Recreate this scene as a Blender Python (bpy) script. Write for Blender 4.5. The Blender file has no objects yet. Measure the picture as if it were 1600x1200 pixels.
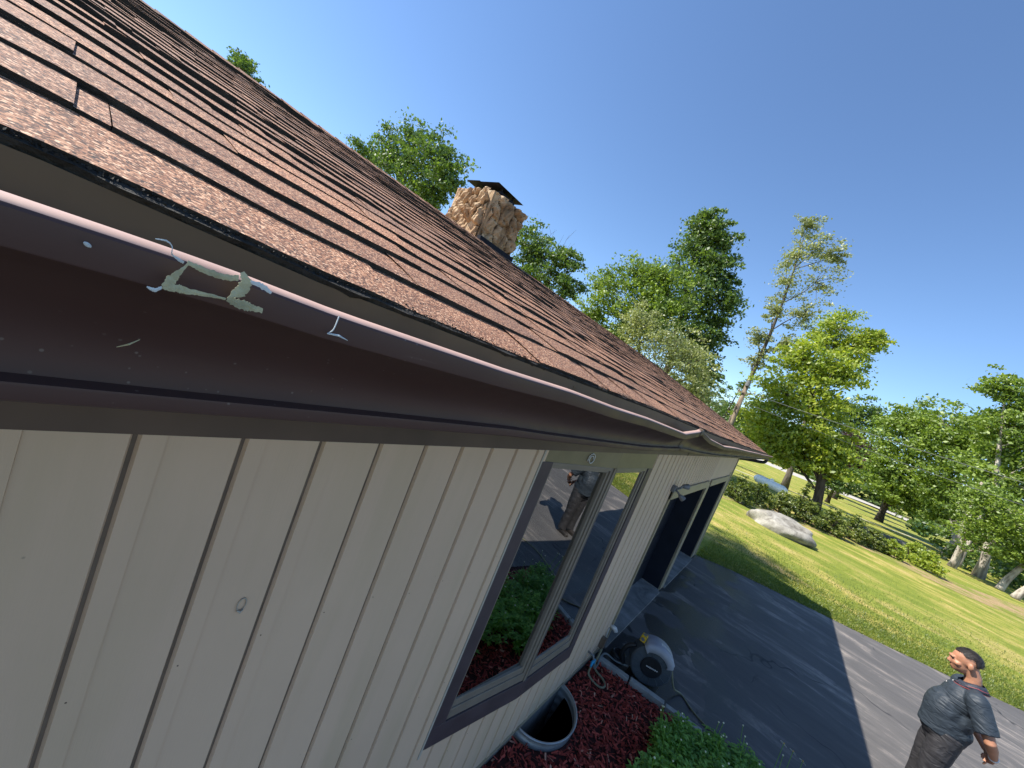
import bpy, bmesh, math, random
import numpy as np
from mathutils import Vector, Matrix
R = math.radians
K = 0.85            # layout units to metres
H = 3.49            # height of the eave / camera in layout units
rng = np.random.default_rng(7)
random.seed(7)
sc = bpy.context.scene
COL = sc.collection

# ------------------------------------------------------------------ camera, sky, sun, exposure
cx = Vector((0.57877986, -0.72669435, 0.37003945))      # image right
cd = Vector((0.15736411, -0.34571119, -0.92505152))     # image down
cf = Vector((0.80015649, 0.59363212, -0.08573507))      # view direction
cam = bpy.data.cameras.new('camera'); cam.lens = 13.5; cam.sensor_width = 36; cam.sensor_fit = 'HORIZONTAL'
cam.clip_start = 0.02; cam.clip_end = 3000
co = bpy.data.objects.new('camera', cam); COL.objects.link(co)
m = Matrix.Identity(4)
for i in range(3):
    m[i][0] = cx[i]; m[i][1] = -cd[i]; m[i][2] = -cf[i]
m[2][3] = H * K
co.matrix_world = m
sc.camera = co

SUN = Vector((-0.386, 0.567, 0.727)).normalized()
w = bpy.data.worlds.new('World'); sc.world = w; w.use_nodes = True
nt = w.node_tree; bg = nt.nodes['Background']
sky = nt.nodes.new('ShaderNodeTexSky'); sky.sky_type = 'NISHITA'; sky.sun_disc = False
sky.sun_elevation = math.asin(SUN.z); sky.sun_rotation = math.atan2(SUN.x, SUN.y)
sky.altitude = 300; sky.air_density = 1.0; sky.dust_density = 0.1; sky.ozone_density = 9.0
tn = nt.nodes.new('ShaderNodeMix'); tn.data_type = 'RGBA'; tn.blend_type = 'MULTIPLY'; tn.inputs[0].default_value = 1; tn.inputs[7].default_value = (1.12, 1.0, .90, 1)
nt.links.new(sky.outputs[0], tn.inputs[6]); nt.links.new(tn.outputs[2], bg.inputs[0]); bg.inputs[1].default_value = 0.137
sl = bpy.data.lights.new('sun', 'SUN'); sl.energy = 5.0; sl.angle = R(0.53); sl.color = (1.0, 0.95, 0.87)
so = bpy.data.objects.new('sun', sl); COL.objects.link(so)
so.rotation_euler = (-SUN).to_track_quat('-Z', 'Y').to_euler(); so.location = (0, 0, 20)
sc.view_settings.view_transform = 'Standard'; sc.view_settings.look = 'None'
sc.view_settings.exposure = 0.85; sc.view_settings.gamma = 1

# ------------------------------------------------------------------ material helpers
class N:
    def __init__(s, name):
        s.m = bpy.data.materials.new(name); s.m.use_nodes = True
        s.t = s.m.node_tree; s.p = s.t.nodes['Principled BSDF']; s.out = s.t.nodes['Material Output']
        s.tc = None
    def n(s, typ, **kw):
        x = s.t.nodes.new(typ)
        for k, v in kw.items():
            if k in x.inputs.keys(): s.set(x.inputs[k], v)
            else: setattr(x, k, v)
        return x
    def set(s, sock, v):
        if isinstance(v, bpy.types.NodeSocket): s.t.links.new(v, sock)
        elif isinstance(v, (tuple, list)) and len(v) == 3 and sock.type == 'RGBA': sock.default_value = (*v, 1)
        else: sock.default_value = v
    def co(s, scale=(1, 1, 1), rot=(0, 0, 0)):
        g = s.n('ShaderNodeNewGeometry'); mp = s.n('ShaderNodeMapping')
        s.t.links.new(g.outputs['Position'], mp.inputs[0])
        mp.inputs['Scale'].default_value = scale; mp.inputs['Rotation'].default_value = rot
        return mp.outputs[0]
    def noise(s, scale, co=None, detail=4, rough=.55, dist=0):
        x = s.n('ShaderNodeTexNoise'); x.inputs['Scale'].default_value = scale; x.inputs['Detail'].default_value = detail
        x.inputs['Roughness'].default_value = rough; x.inputs['Distortion'].default_value = dist
        s.t.links.new(co if co else s.co(), x.inputs['Vector']); return x.outputs['Fac']
    def voro(s, scale, co=None, feature='F1', out='Distance', rnd=1):
        x = s.n('ShaderNodeTexVoronoi'); x.feature = feature; x.inputs['Scale'].default_value = scale
        x.inputs['Randomness'].default_value = rnd
        s.t.links.new(co if co else s.co(), x.inputs['Vector']); return x.outputs[out]
    def ramp(s, fac, *stops, interp='LINEAR'):
        x = s.n('ShaderNodeValToRGB'); r = x.color_ramp; r.interpolation = interp
        while len(r.elements) < len(stops): r.elements.new(0.5)
        for e, (p, c) in zip(r.elements, stops):
            e.position = p; e.color = (*c, 1) if isinstance(c, (tuple, list)) else (c, c, c, 1)
        s.t.links.new(fac, x.inputs[0]); return x.outputs[0]
    def mix(s, f, a, b, mode='MIX'):
        x = s.n('ShaderNodeMix'); x.data_type = 'RGBA'; x.blend_type = mode
        s.set(x.inputs[0], f); s.set(x.inputs[6], a); s.set(x.inputs[7], b); return x.outputs[2]
    def math(s, op, a, b=0):
        x = s.n('ShaderNodeMath'); x.operation = op; s.set(x.inputs[0], a); s.set(x.inputs[1], b); return x.outputs[0]
    def bump(s, h, strength=.3, dist=.01, normal=None):
        x = s.n('ShaderNodeBump'); x.inputs['Strength'].default_value = strength; x.inputs['Distance'].default_value = dist
        s.t.links.new(h, x.inputs['Height'])
        if normal: s.t.links.new(normal, x.inputs['Normal'])
        return x.outputs[0]
    def fin(s, base=None, rough=None, normal=None, **kw):
        if base is not None: s.set(s.p.inputs['Base Color'], base)
        if rough is not None: s.set(s.p.inputs['Roughness'], rough)
        if normal is not None: s.t.links.new(normal, s.p.inputs['Normal'])
        for k, v in kw.items(): s.set(s.p.inputs[k.replace('_', ' ')], v)
        return s.m

def simple(name, c, rough=.6, nscale=8, var=.25, bscale=60, bstr=.1, spec=.4, metal=0):
    a = N(name)
    lo = tuple(x * (1 - var) for x in c); hi = tuple(min(1, x * (1 + var)) for x in c)
    col = a.ramp(a.noise(nscale, detail=6), (.3, lo), (.7, hi))
    return a.fin(col, rough, a.bump(a.noise(bscale, detail=3), bstr, .004), Specular_IOR_Level=spec, Metallic=metal)

def m_shingle():
    a = N('asphalt_shingle')
    v = a.voro(430, out='Color'); sep = a.n('ShaderNodeSeparateColor'); a.t.links.new(v, sep.inputs[0])
    gran = a.ramp(sep.outputs[0], (0.0, (.030, .020, .016)), (.28, (.135, .068, .040)), (.55, (.30, .145, .078)), (.8, (.46, .265, .150)), (1.0, (.80, .59, .40)))
    tone = a.ramp(a.noise(3.0, a.co((.4, 1, 1)), detail=3), (.3, (.76, .74, .77)), (.7, (1.18, 1.05, .97)))
    c = a.mix(1, gran, tone, 'MULTIPLY')
    isl = a.n('ShaderNodeNewGeometry').outputs['Random Per Island']
    c = a.mix(1, c, a.ramp(isl, (0, (.80, .76, .76)), (1, (1.15, 1.08, 1.03))), 'MULTIPLY')
    b = a.bump(sep.outputs[1], .9, .003)
    b = a.bump(a.noise(150, detail=2), .35, .003, b)
    return a.fin(c, .82, b, Specular_IOR_Level=.45)

def m_siding():
    a = N('painted_siding')
    c = a.ramp(a.noise(1.2, detail=6), (.3, (.585, .430, .305)), (.7, (.665, .490, .350)))
    st = a.noise(5, a.co((1.2, 1, .12)), detail=5)
    c = a.mix(a.ramp(st, (.48, 0.0), (.75, .5)), c, (.47, .37, .23))
    sp = a.voro(9); c = a.mix(a.ramp(sp, (.012, .5), (.03, 0.0)), c, (.15, .13, .10))
    g = a.noise(45, a.co((6, 1, .35)), detail=5)
    return a.fin(c, .55, a.bump(g, .22, .002), Specular_IOR_Level=.35)

def m_brown_metal():
    a = N('brown_gutter_paint')
    c = a.ramp(a.noise(4, a.co((.5, 1, 1)), detail=6), (.3, (.060, .033, .029)), (.75, (.082, .046, .040)))
    sp = a.voro(95); s2 = a.noise(7)
    f = a.math('MULTIPLY', a.ramp(sp, (.07, 1.0), (.12, 0.0)), a.ramp(s2, (.50, 0.0), (.60, .45)))
    c = a.mix(f, c, (.24, .21, .18))
    d = a.ramp(a.noise(14, a.co((.3, 1, 1.6)), detail=7, rough=.7), (.55, 0.0), (.8, .22))
    c = a.mix(d, c, (.12, .09, .06))
    scr = a.noise(60, a.co((.10, 1, 1), (0, R(8), 0)), detail=2); c = a.mix(a.ramp(scr, (.70, 0.0), (.74, .30)), c, (.16, .12, .11))
    return a.fin(c, a.ramp(a.noise(9, detail=6), (.3, .40), (.7, .55)), a.bump(a.noise(6, a.co((.4, 1, 1))), .05, .004), Specular_IOR_Level=.32)

def m_asphalt():
    a = N('worn_asphalt')
    # streaks run along (.4,-.92)
    cs = a.co((1, .13, 1), (0, 0, R(-23.5)))
    st1 = a.noise(3.0, cs, detail=9, rough=.70, dist=1.2); st2 = a.noise(1.3, a.co((1, .5, 1), (0, 0, R(-23.5))), detail=10, rough=.72, dist=1.0)
    st = a.math('ADD', a.math('MULTIPLY', st1, .45), a.math('MULTIPLY', st2, .55))
    big = a.noise(.35, detail=4)
    c = a.ramp(st, (.40, (.115, .108, .104)), (.51, (.150, .140, .132)), (.555, (.24, .215, .195)), (.62, (.46, .39, .33)))
    c = a.mix(a.ramp(big, (.35, .55), (.65, 0.0)), c, (.095, .090, .088))
    # oil-dark damp patches close to the garage
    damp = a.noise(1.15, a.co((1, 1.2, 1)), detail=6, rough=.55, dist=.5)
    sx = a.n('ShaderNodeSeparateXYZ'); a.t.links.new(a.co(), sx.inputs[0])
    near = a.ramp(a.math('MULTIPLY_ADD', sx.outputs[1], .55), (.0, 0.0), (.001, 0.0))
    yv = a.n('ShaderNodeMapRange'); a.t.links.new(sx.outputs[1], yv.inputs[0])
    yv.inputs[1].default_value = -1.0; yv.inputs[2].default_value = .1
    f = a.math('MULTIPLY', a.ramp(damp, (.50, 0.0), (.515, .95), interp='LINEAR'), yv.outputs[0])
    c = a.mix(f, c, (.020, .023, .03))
    wco = a.n('ShaderNodeVectorMath', operation='ADD'); nz = a.n('ShaderNodeTexNoise'); nz.inputs['Scale'].default_value = 1.6; a.t.links.new(a.co(), wco.inputs[0]); a.t.links.new(nz.outputs['Color'], wco.inputs[1]); a.t.links.new(a.co(), nz.inputs['Vector'])
    ck = a.voro(.42, wco.outputs[0], 'DISTANCE_TO_EDGE'); ckm = a.math('MULTIPLY', a.ramp(ck, (.002, .9), (.007, 0.0)), a.ramp(a.noise(.8, detail=3), (.50, 0.0), (.56, 1.0))); c = a.mix(ckm, c, (.02, .021, .024))
    fine = a.noise(160, detail=2); c = a.mix(.25, c, a.ramp(fine, (.3, 0.02), (.7, .2)), 'OVERLAY')
    b = a.bump(fine, .35, .004); b = a.bump(st, .12, .01, b)
    return a.fin(c, a.ramp(f, (0, .78), (.8, .38)), b, Specular_IOR_Level=.4)

def m_lawn():
    a = N('mown_lawn')
    cs = a.co((1, .48, 1), (0, 0, R(-20)))
    n1 = a.noise(.9, cs, detail=8, rough=.66, dist=.4); n2 = a.noise(.11, detail=4); n3 = a.noise(28, detail=4, rough=.7)
    c = a.ramp(n1, (.30, (.145, .185, .024)), (.46, (.235, .265, .038)), (.55, (.38, .33, .08)), (.67, (.58, .42, .17)))
    c = a.mix(a.ramp(n2, (.35, .55), (.6, 0.0)), c, (.17, .225, .030))
    c = a.mix(.65, c, a.ramp(n3, (.25, .12), (.75, .88)), 'OVERLAY')
    b = a.bump(n3, .8, .05); b = a.bump(a.noise(5, detail=5), .5, .12, b)
    return a.fin(c, .85, b, Specular_IOR_Level=.2)

def m_thatch():
    a = N('patchy_dry_thatch')
    n = a.noise(.8, detail=7, rough=.65); f = a.noise(22, detail=3)
    c = a.mix(a.ramp(n, (.42, 0.0), (.56, 1.0)), (.19, .22, .035), a.ramp(f, (.3, (.26, .17, .085)), (.7, (.48, .34, .18))))
    return a.fin(c, .9, a.bump(f, .8, .05), Specular_IOR_Level=.2)

def m_leaf(name, c1, c2, c3, trans=.4):
    a = N(name)
    isl = a.n('ShaderNodeNewGeometry').outputs['Random Per Island']
    c = a.ramp(isl, (0.0, c1), (.5, c2), (1.0, c3))
    cl = a.noise(.45, detail=2); c = a.mix(1, c, a.ramp(cl, (.3, (.75, .8, .9)), (.7, (1.2, 1.15, .95))), 'MULTIPLY')
    d = a.n('ShaderNodeBsdfDiffuse'); a.set(d.inputs[0], c)
    tr = a.n('ShaderNodeBsdfTranslucent'); a.set(tr.inputs[0], a.mix(1, c, (1.25, 1.3, .7), 'MULTIPLY'))
    gl = a.n('ShaderNodeBsdfGlossy'); gl.inputs['Roughness'].default_value = .5
    x = a.n('ShaderNodeMixShader'); x.inputs[0].default_value = trans
    a.t.links.new(d.outputs[0], x.inputs[1]); a.t.links.new(tr.outputs[0], x.inputs[2])
    y = a.n('ShaderNodeMixShader'); y.inputs[0].default_value = .05
    a.t.links.new(x.outputs[0], y.inputs[1]); a.t.links.new(gl.outputs[0], y.inputs[2])
    a.t.links.new(y.outputs[0], a.out.inputs[0]); return a.m

def m_glass():
    a = N('window_glass')
    f = a.n('ShaderNodeFresnel'); f.inputs['IOR'].default_value = 2.1
    wv = a.bump(a.noise(2.5, detail=1), .04, .01)
    g = a.n('ShaderNodeBsdfGlossy'); g.inputs['Roughness'].default_value = 0.0
    a.t.links.new(wv, g.inputs['Normal'])
    t = a.n('ShaderNodeBsdfTransparent'); t.inputs[0].default_value = (.55, .66, .64, 1)
    x = a.n('ShaderNodeMixShader')
    ff = a.math('MINIMUM', a.math('MULTIPLY', f.outputs[0], 2.5), .92)
    a.t.links.new(ff, x.inputs[0]); a.t.links.new(t.outputs[0], x.inputs[1]); a.t.links.new(g.outputs[0], x.inputs[2])
    a.t.links.new(x.outputs[0], a.out.inputs[0]); return a.m

def m_stone(name, lo, mid, hi, scale=2.0, orange=None):
    a = N(name)
    n = a.noise(scale, detail=9, rough=.65, dist=.5)
    c = a.ramp(n, (.3, lo), (.5, mid), (.72, hi))
    if orange:
        c = a.mix(a.ramp(a.noise(scale * .5, a.co((1, 1, .35)), detail=5), (.54, 0.0), (.62, .75)), c, orange)
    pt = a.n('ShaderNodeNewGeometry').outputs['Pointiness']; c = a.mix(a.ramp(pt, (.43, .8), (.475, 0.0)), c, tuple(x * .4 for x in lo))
    b = a.bump(n, .7, .04); b = a.bump(a.noise(scale * 14, detail=6), .5, .012, b)
    return a.fin(c, .85, b, Specular_IOR_Level=.25)

def m_bark(name, c, c2):
    a = N(name)
    n = a.noise(6, a.co((1, 1, .25)), detail=7)
    return a.fin(a.ramp(n, (.35, c), (.65, c2)), .9, a.bump(n, .8, .05), Specular_IOR_Level=.2)

def m_mulch():
    a = N('red_mulch')
    isl = a.n('ShaderNodeNewGeometry').outputs['Random Per Island']
    c = a.ramp(isl, (0, (.12, .020, .016)), (.5, (.30, .042, .030)), (.93, (.46, .085, .06)), (1, (.6, .36, .24)))
    return a.fin(c, .8, a.bump(a.noise(90), .4, .005), Specular_IOR_Level=.3)

def m_concrete():
    a = N('weathered_concrete')
    n = a.noise(3, detail=8, rough=.65)
    c = a.ramp(n, (.3, (.15, .145, .135)), (.55, (.27, .262, .245)), (.75, (.36, .35, .33)))
    c = a.mix(a.ramp(a.noise(1.6, detail=6, dist=1.0), (.55, 0.0), (.66, .6)), c, (.09, .09, .085))
    return a.fin(c, .85, a.bump(a.noise(60), .3, .004), Specular_IOR_Level=.3)

M = dict(
    shingle=m_shingle(), siding=m_siding(), brown=m_brown_metal(), asphalt=m_asphalt(), lawn=m_lawn(), glass=m_glass(),
    algae_shade=simple('dirty_shaded_shingle_edge', (.028, .026, .022), .9, 40, .5, 200, .8),  # edge dirt and the shade at the shingle edges in one black
    groove=simple('siding_groove', (.165, .125, .092), .8),
    rim=simple('faded_paint_sun_highlight', (.50, .32, .25), .5, 9, .12, 40, .05, spec=.6),  # faded lip paint, lightened to carry the sun highlight in its colour
    olive=simple('olive_brown_trim', (.112, .072, .035), .6, 6, .2, 40, .08),
    oliveh=simple('olive_grey_trim', (.21, .175, .095), .5, 6, .15, 40, .06),
    header=simple('olive_header_paint', (.33, .275, .18), .5, 5, .12, 40, .06),
    fascia=simple('fascia_brown', (.088, .056, .038), .55, 7, .25, 50, .1),
    trimb=simple('window_trim_brown', (.068, .052, .058), .45, 6, .18, 50, .05),
    sash=simple('window_sash_grey', (.20, .17, .135), .4, 9, .12, 50, .04),
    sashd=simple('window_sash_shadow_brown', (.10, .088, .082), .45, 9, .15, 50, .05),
    door=simple('navy_black_door_paint', (.012, .015, .024), .5, 5, .25, 30, .05, spec=.25),
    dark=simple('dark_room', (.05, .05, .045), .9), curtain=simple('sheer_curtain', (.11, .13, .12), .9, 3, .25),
    black=simple('black_plastic', (.012, .013, .015), .45), pipe=simple('black_downspout', (.015, .013, .013), .4),
    white=simple('white_plastic', (.62, .62, .60), .4, 9, .08), cream=simple('cream_edge', (.42, .39, .33), .5, 9, .1),
    tape=simple('torn_tape', (.42, .40, .25), .75, 60, .35, 260, .5), tapeb=simple('torn_tape_pale', (.52, .56, .56), .6, 60, .2, 260, .4),
    straw=simple('dry_straw', (.42, .38, .22), .8),
    grey=simple('grey_cast_metal', (.17, .175, .18), .45, 14, .25, 60, .1), lens=simple('lamp_lens', (.6, .62, .58), .2, 9, .05),
    concrete=m_concrete(), block=simple('edging_block', (.30, .31, .29), .85, 9, .22, 80, .3),
    mulch=m_mulch(), soil=simple('mulch_soil', (.045, .012, .010), .95, 14, .5, 60, .8),
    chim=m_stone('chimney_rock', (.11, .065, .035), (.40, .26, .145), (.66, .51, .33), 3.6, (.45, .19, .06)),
    chimgap=simple('chimney_mortar', (.16, .12, .09), .9, 12, .3, 60, .4),
    cap=simple('black_chimney_cap', (.014, .015, .022), .6, 9, .3, spec=.1), clay=simple('terracotta_flue', (.30, .13, .08), .8),
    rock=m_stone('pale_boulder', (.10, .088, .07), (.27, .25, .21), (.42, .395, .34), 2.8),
    drock=m_stone('dark_wall_stone', (.05, .05, .048), (.12, .115, .11), (.24, .23, .21), 2.0),
    galv=simple('galvanised_steel', (.36, .38, .38), .45, 4, .2, 30, .08, metal=.55),
    hose=simple('olive_hose', (.20, .19, .115), .5, 20, .2), hoseg=simple('grey_hose', (.15, .17, .17), .45, 20, .2),
    blue=simple('blue_valve', (.02, .28, .50), .35), reel=simple('reel_grey_plastic', (.062, .075, .085), .45, 5, .2),
    reeltop=simple('reel_light_grey', (.30, .31, .34), .45, 5, .1), yellow=simple('yellow_tape_case', (.60, .36, .02), .4),
    road=simple('pale_gravel', (.44, .41, .36), .9, 2, .15, 30, .4), tan=m_thatch(),
    tank=simple('white_tank_paint', (.85, .84, .80), .35, 2, .06), gbox=simple('green_box_paint', (.04, .11, .075), .5),
    bark=m_bark('grey_bark', (.075, .062, .05), (.16, .135, .11)), barkd=m_bark('dark_bark', (.035, .027, .022), (.09, .072, .06)),
    birch=m_bark('pale_birch_bark', (.20, .165, .13), (.50, .45, .38)), polew=m_bark('pole_wood', (.14, .10, .07), (.30, .24, .17)),
    wire=simple('cable_sheath', (.20, .20, .19), .5), rust=simple('brown_outlet_box', (.14, .10, .07), .6),
    L_deep=m_leaf('leaf_deep_green', (.055, .105, .026), (.095, .165, .034), (.17, .25, .045)),
    L_mid=m_leaf('leaf_mid_green', (.11, .175, .026), (.175, .26, .036), (.27, .36, .055)),
    L_bright=m_leaf('leaf_yellow_green', (.19, .27, .028), (.29, .37, .04), (.42, .45, .065), .5),
    L_pale=m_leaf('leaf_pale_olive', (.18, .21, .08), (.28, .31, .13), (.38, .40, .20)),
    L_purple=m_leaf('leaf_copper_purple', (.035, .018, .022), (.065, .028, .032), (.10, .045, .042)),
    L_bush=m_leaf('leaf_shrub', (.07, .10, .02), (.13, .175, .03), (.24, .27, .05)),
    L_bed=m_leaf('leaf_bed_plant', (.10, .23, .03), (.17, .36, .05), (.28, .48, .08)),
    grass=m_leaf('grass_blade', (.08, .13, .018), (.14, .20, .026), (.25, .26, .05)),
    petal=simple('white_petal', (.80, .82, .80), .6), bud=simple('cream_bud', (.65, .66, .45), .7),
    skin=None, hair=None)

# ------------------------------------------------------------------ geometry helpers
def world_off(parent):
    o = Vector((0, 0, 0))
    while parent is not None:
        o += parent.location; parent = parent.parent
    return o

def obj(name, V, F, mat, parent=None, k=None, smooth=False, loc=None, slots=None, fm=None):
    """V in layout units (k=K) or metres (k=1), world placed."""
    k = K if k is None else k
    V = np.asarray(V, dtype=float).reshape(-1, 3) * k
    if parent is not None:
        off = np.array(world_off(parent)); L = Vector((0, 0, 0))
    else:
        if loc is None:
            mn, mx = V.min(0), V.max(0); loc = ((mn[0] + mx[0]) / 2, (mn[1] + mx[1]) / 2, mn[2])
        else: loc = tuple(x * k for x in loc)
        off = np.array(loc); L = Vector(loc)
    me = bpy.data.meshes.new(name)
    me.from_pydata((V - off).tolist(), [], F if isinstance(F, list) else F.tolist())
    mats = slots if slots else [mat]
    for x in mats: me.materials.append(x)
    if fm is not None: me.polygons.foreach_set('material_index', fm)
    if smooth: me.polygons.foreach_set('use_smooth', [True] * len(me.polygons))
    me.update()
    o = bpy.data.objects.new(name, me); COL.objects.link(o)
    o.location = L; o.parent = parent
    return o

def tag(o, label=None, cat=None, group=None, kind=None):
    if label: o['label'] = label
    if cat: o['category'] = cat
    if group: o['group'] = group
    if kind: o['kind'] = kind
    return o

def thing(name, label, cat, loc, group=None, k=None):
    k = K if k is None else k
    o = bpy.data.objects.new(name, None); COL.objects.link(o); o.empty_display_size = .1
    o.location = Vector(loc) * k
    return tag(o, label, cat, group)

class MB:
    def __init__(s): s.V = []; s.F = []; s.fm = []; s.cur = 0
    def add(s, V, F):
        b = len(s.V); s.V += [tuple(v) for v in V]; s.F += [tuple(i + b for i in f) for f in F]; s.fm += [s.cur] * len(F); return s
    def box(s, x0, x1, y0, y1, z0, z1):
        return s.add([(x0, y0, z0), (x1, y0, z0), (x1, y1, z0), (x0, y1, z0), (x0, y0, z1), (x1, y0, z1), (x1, y1, z1), (x0, y1, z1)],
                     [(0, 3, 2, 1), (4, 5, 6, 7), (0, 1, 5, 4), (1, 2, 6, 5), (2, 3, 7, 6), (3, 0, 4, 7)])
    def prism(s, poly, z0, z1):     # poly list of (x,y), counter-clockwise
        n = len(poly)
        V = [(x, y, z0) for x, y in poly] + [(x, y, z1) for x, y in poly]
        F = [tuple(range(n - 1, -1, -1)), tuple(range(n, 2 * n))] + [(i, (i + 1) % n, (i + 1) % n + n, i + n) for i in range(n)]
        return s.add(V, F)
    def tube(s, pts, rad, n=8, caps=True):
        pts = [Vector(p) for p in pts]; rad = rad if isinstance(rad, (list, tuple)) else [rad] * len(pts)
        V = []; F = []; up = None
        for i, p in enumerate(pts):
            t = (pts[min(i + 1, len(pts) - 1)] - pts[max(i - 1, 0)]).normalized()
            if up is None:
                up = Vector((0, 0, 1)) if abs(t.z) < .9 else Vector((1, 0, 0))
            a = (up - t * up.dot(t)).normalized(); b = t.cross(a); up = a
            for j in range(n):
                th = 2 * math.pi * j / n
                V.append(p + (a * math.cos(th) + b * math.sin(th)) * rad[i])
        for i in range(len(pts) - 1):
            for j in range(n):
                k = (j + 1) % n; F.append((i * n + j, i * n + k, (i + 1) * n + k, (i + 1) * n + j))
        if caps: F += [tuple(range(n - 1, -1, -1)), tuple(range((len(pts) - 1) * n, len(pts) * n))]
        return s.add(V, F)
    def ell(s, c, r, n=16, m=10, rot=None):
        V = []; F = []
        for i in range(m + 1):
            ph = math.pi * i / m
            for j in range(n):
                th = 2 * math.pi * j / n
                v = Vector((r[0] * math.sin(ph) * math.cos(th), r[1] * math.sin(ph) * math.sin(th), r[2] * math.cos(ph)))
                if rot: v = rot @ v
                V.append(v + Vector(c))
        for i in range(m):
            for j in range(n):
                k = (j + 1) % n; F.append((i * n + j, (i + 1) * n + j, (i + 1) * n + k, i * n + k))
        return s.add(V, F)
    def grid(s, rows):
        n = len(rows[0]); V = [v for r in rows for v in r]
        F = [(i * n + j, i * n + j + 1, (i + 1) * n + j + 1, (i + 1) * n + j) for i in range(len(rows) - 1) for j in range(n - 1)]
        return s.add(V, F)
    def out(s, name, mat, parent=None, **kw):
        return obj(name, s.V, s.F, mat, parent, **kw)

def split(mb, name, mat, parent=None, **kw):
    """one object per connected piece"""
    par = list(range(len(mb.V)))
    def find(i):
        while par[i] != i: par[i] = par[par[i]]; i = par[i]
        return i
    for f in mb.F:
        for i in f[1:]: par[find(i)] = find(f[0])
    grp = {}
    for f in mb.F: grp.setdefault(find(f[0]), []).append(f)
    res = []
    for fs in grp.values():
        ids = sorted({i for f in fs for i in f}); mp = {i: j for j, i in enumerate(ids)}
        res.append(obj(name, [mb.V[i] for i in ids], [tuple(mp[i] for i in f) for f in fs], mat, parent, **kw))
    return res

def smooth_curve(pts, n=8):
    """Catmull-Rom through points"""
    P = [np.array(p, float) for p in pts]; P = [2 * P[0] - P[1]] + P + [2 * P[-1] - P[-2]]
    o = []
    for i in range(1, len(P) - 2):
        for j in range(n):
            t = j / n
            o.append(.5 * ((2 * P[i]) + (-P[i - 1] + P[i + 1]) * t + (2 * P[i - 1] - 5 * P[i] + 4 * P[i + 1] - P[i + 2]) * t * t + (-P[i - 1] + 3 * P[i] - 3 * P[i + 1] + P[i + 2]) * t ** 3))
    o.append(P[-2]); return o

def bevel(o, w=.004, seg=2, k=1):
    b = o.modifiers.new('bevel', 'BEVEL'); b.width = w; b.segments = seg; b.limit_method = 'ANGLE'; b.angle_limit = R(35); return o

# ------------------------------------------------------------------ ground
WY = 1.026
def sheet(name, poly, z, mat, label, cat, kind='structure'):
    bm = bmesh.new(); vs = [bm.verts.new((x * K, y * K, z * K)) for x, y in poly]; bm.faces.new(vs)
    bmesh.ops.triangulate(bm, faces=bm.faces[:])
    me = bpy.data.meshes.new(name); bm.to_mesh(me); bm.free(); me.materials.append(mat)
    o = bpy.data.objects.new(name, me); COL.objects.link(o)
    return tag(o, label, cat, kind=kind)
xs = [-1500, 3.4, 4.6, 1500]; ys = [-1500, .45, 1.035, 1500]
g = MB()
for i in range(3):
    for j in range(3):
        if i == 1 and j == 1: continue
        g.add([(xs[i], ys[j], 0), (xs[i + 1], ys[j], 0), (xs[i + 1], ys[j + 1], 0), (xs[i], ys[j + 1], 0)], [(0, 1, 2, 3)])
lawn = g.out('lawn', M['lawn'], loc=(0, 0, 0)); tag(lawn, 'wide mown green lawn with dry yellow streaks', 'lawn', kind='structure')
edge = [(12.5, 1.026), (13.1, 0), (13.7, -1.5), (14.25, -3), (14.95, -4.7), (15.6, -6.1), (18, -12), (27, -32)]
sheet('driveway', [(5.42, 1.02), (5.62, -.2), (5.86, -1.2), (5.9, -1.6), (-25, -1.6), (-25, -32)] + edge[::-1], .006, M['asphalt'],
      'dark grey asphalt driveway beside the house, half in shadow', 'driveway')
semi = [(4.0 + .47 * math.cos(t), 1.02 - .37 * math.sin(t)) for t in np.linspace(math.pi, 0, 20)]
sheet('mulch_bed', [(-6, 1.02)] + semi + [(5.42, 1.02), (5.62, -.2), (5.86, -1.2), (5.9, -1.6), (-6, -1.6)], .012, M['soil'],
      'bed of dark red mulch under the window', 'flower bed')
# lumpy layer of mulch chips
n = 15000
px = rng.uniform(1.0, 5.75, n); py = rng.uniform(-1.5, 1.0, n)
ok = (((px - 4.0) / .50) ** 2 + ((py - 1.02) / .40) ** 2 > 1) & (px < 5.36 + (1.02 - py) * .19)
px, py = px[ok], py[ok]; n = len(px)
a = rng.uniform(0, 2 * np.pi, n); l = rng.uniform(.012, .04, n); wd = rng.uniform(.004, .010, n); z = rng.uniform(.018, .05, n)
tl = rng.uniform(-.5, .5, n) * l; tw = rng.uniform(-.8, .8, n) * wd
dx, dy = np.cos(a), np.sin(a); V = np.zeros((n, 4, 3))
for q, (s1, s2) in enumerate([(-1, -1), (1, -1), (1, 1), (-1, 1)]):
    V[:, q, 0] = px + dx * l * s1 - dy * wd * s2; V[:, q, 1] = py + dy * l * s1 + dx * wd * s2; V[:, q, 2] = z + tl * s1 + tw * s2
chips = obj('mulch_chips', V, np.arange(n * 4).reshape(n, 4), M['mulch'], loc=(4, 0, 0))
tag(chips, 'loose shredded red mulch chips covering the bed', 'mulch', kind='stuff')
sheet('mulch_strip', [(25.0, 3.2), (26.0, 1.9), (29.3, -.4), (33.0, -3.9), (34.2, -6.0), (34.0, -8.0), (34.4, -10.2), (36.5, -13), (44, -19), (52, -24.5), (53.5, -23), (46, -17), (39.5, -11), (38, -7), (33, -.5), (28, 4)], .01, M['tan'],
      'strip of dry brown thatch under the shrub row', 'ground strip')
sheet('path', [(50, 8), (57.1, .65), (61.6, -4.2), (67.7, -10.4), (76.2, -16.5), (95, -32), (95, -32.8), (76.2, -17.2), (67.7, -11.1), (61.6, -4.9), (57.1, 0), (50, 7.2)], .012, M['road'],
      'thin pale path crossing the far lawn', 'path')
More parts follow.
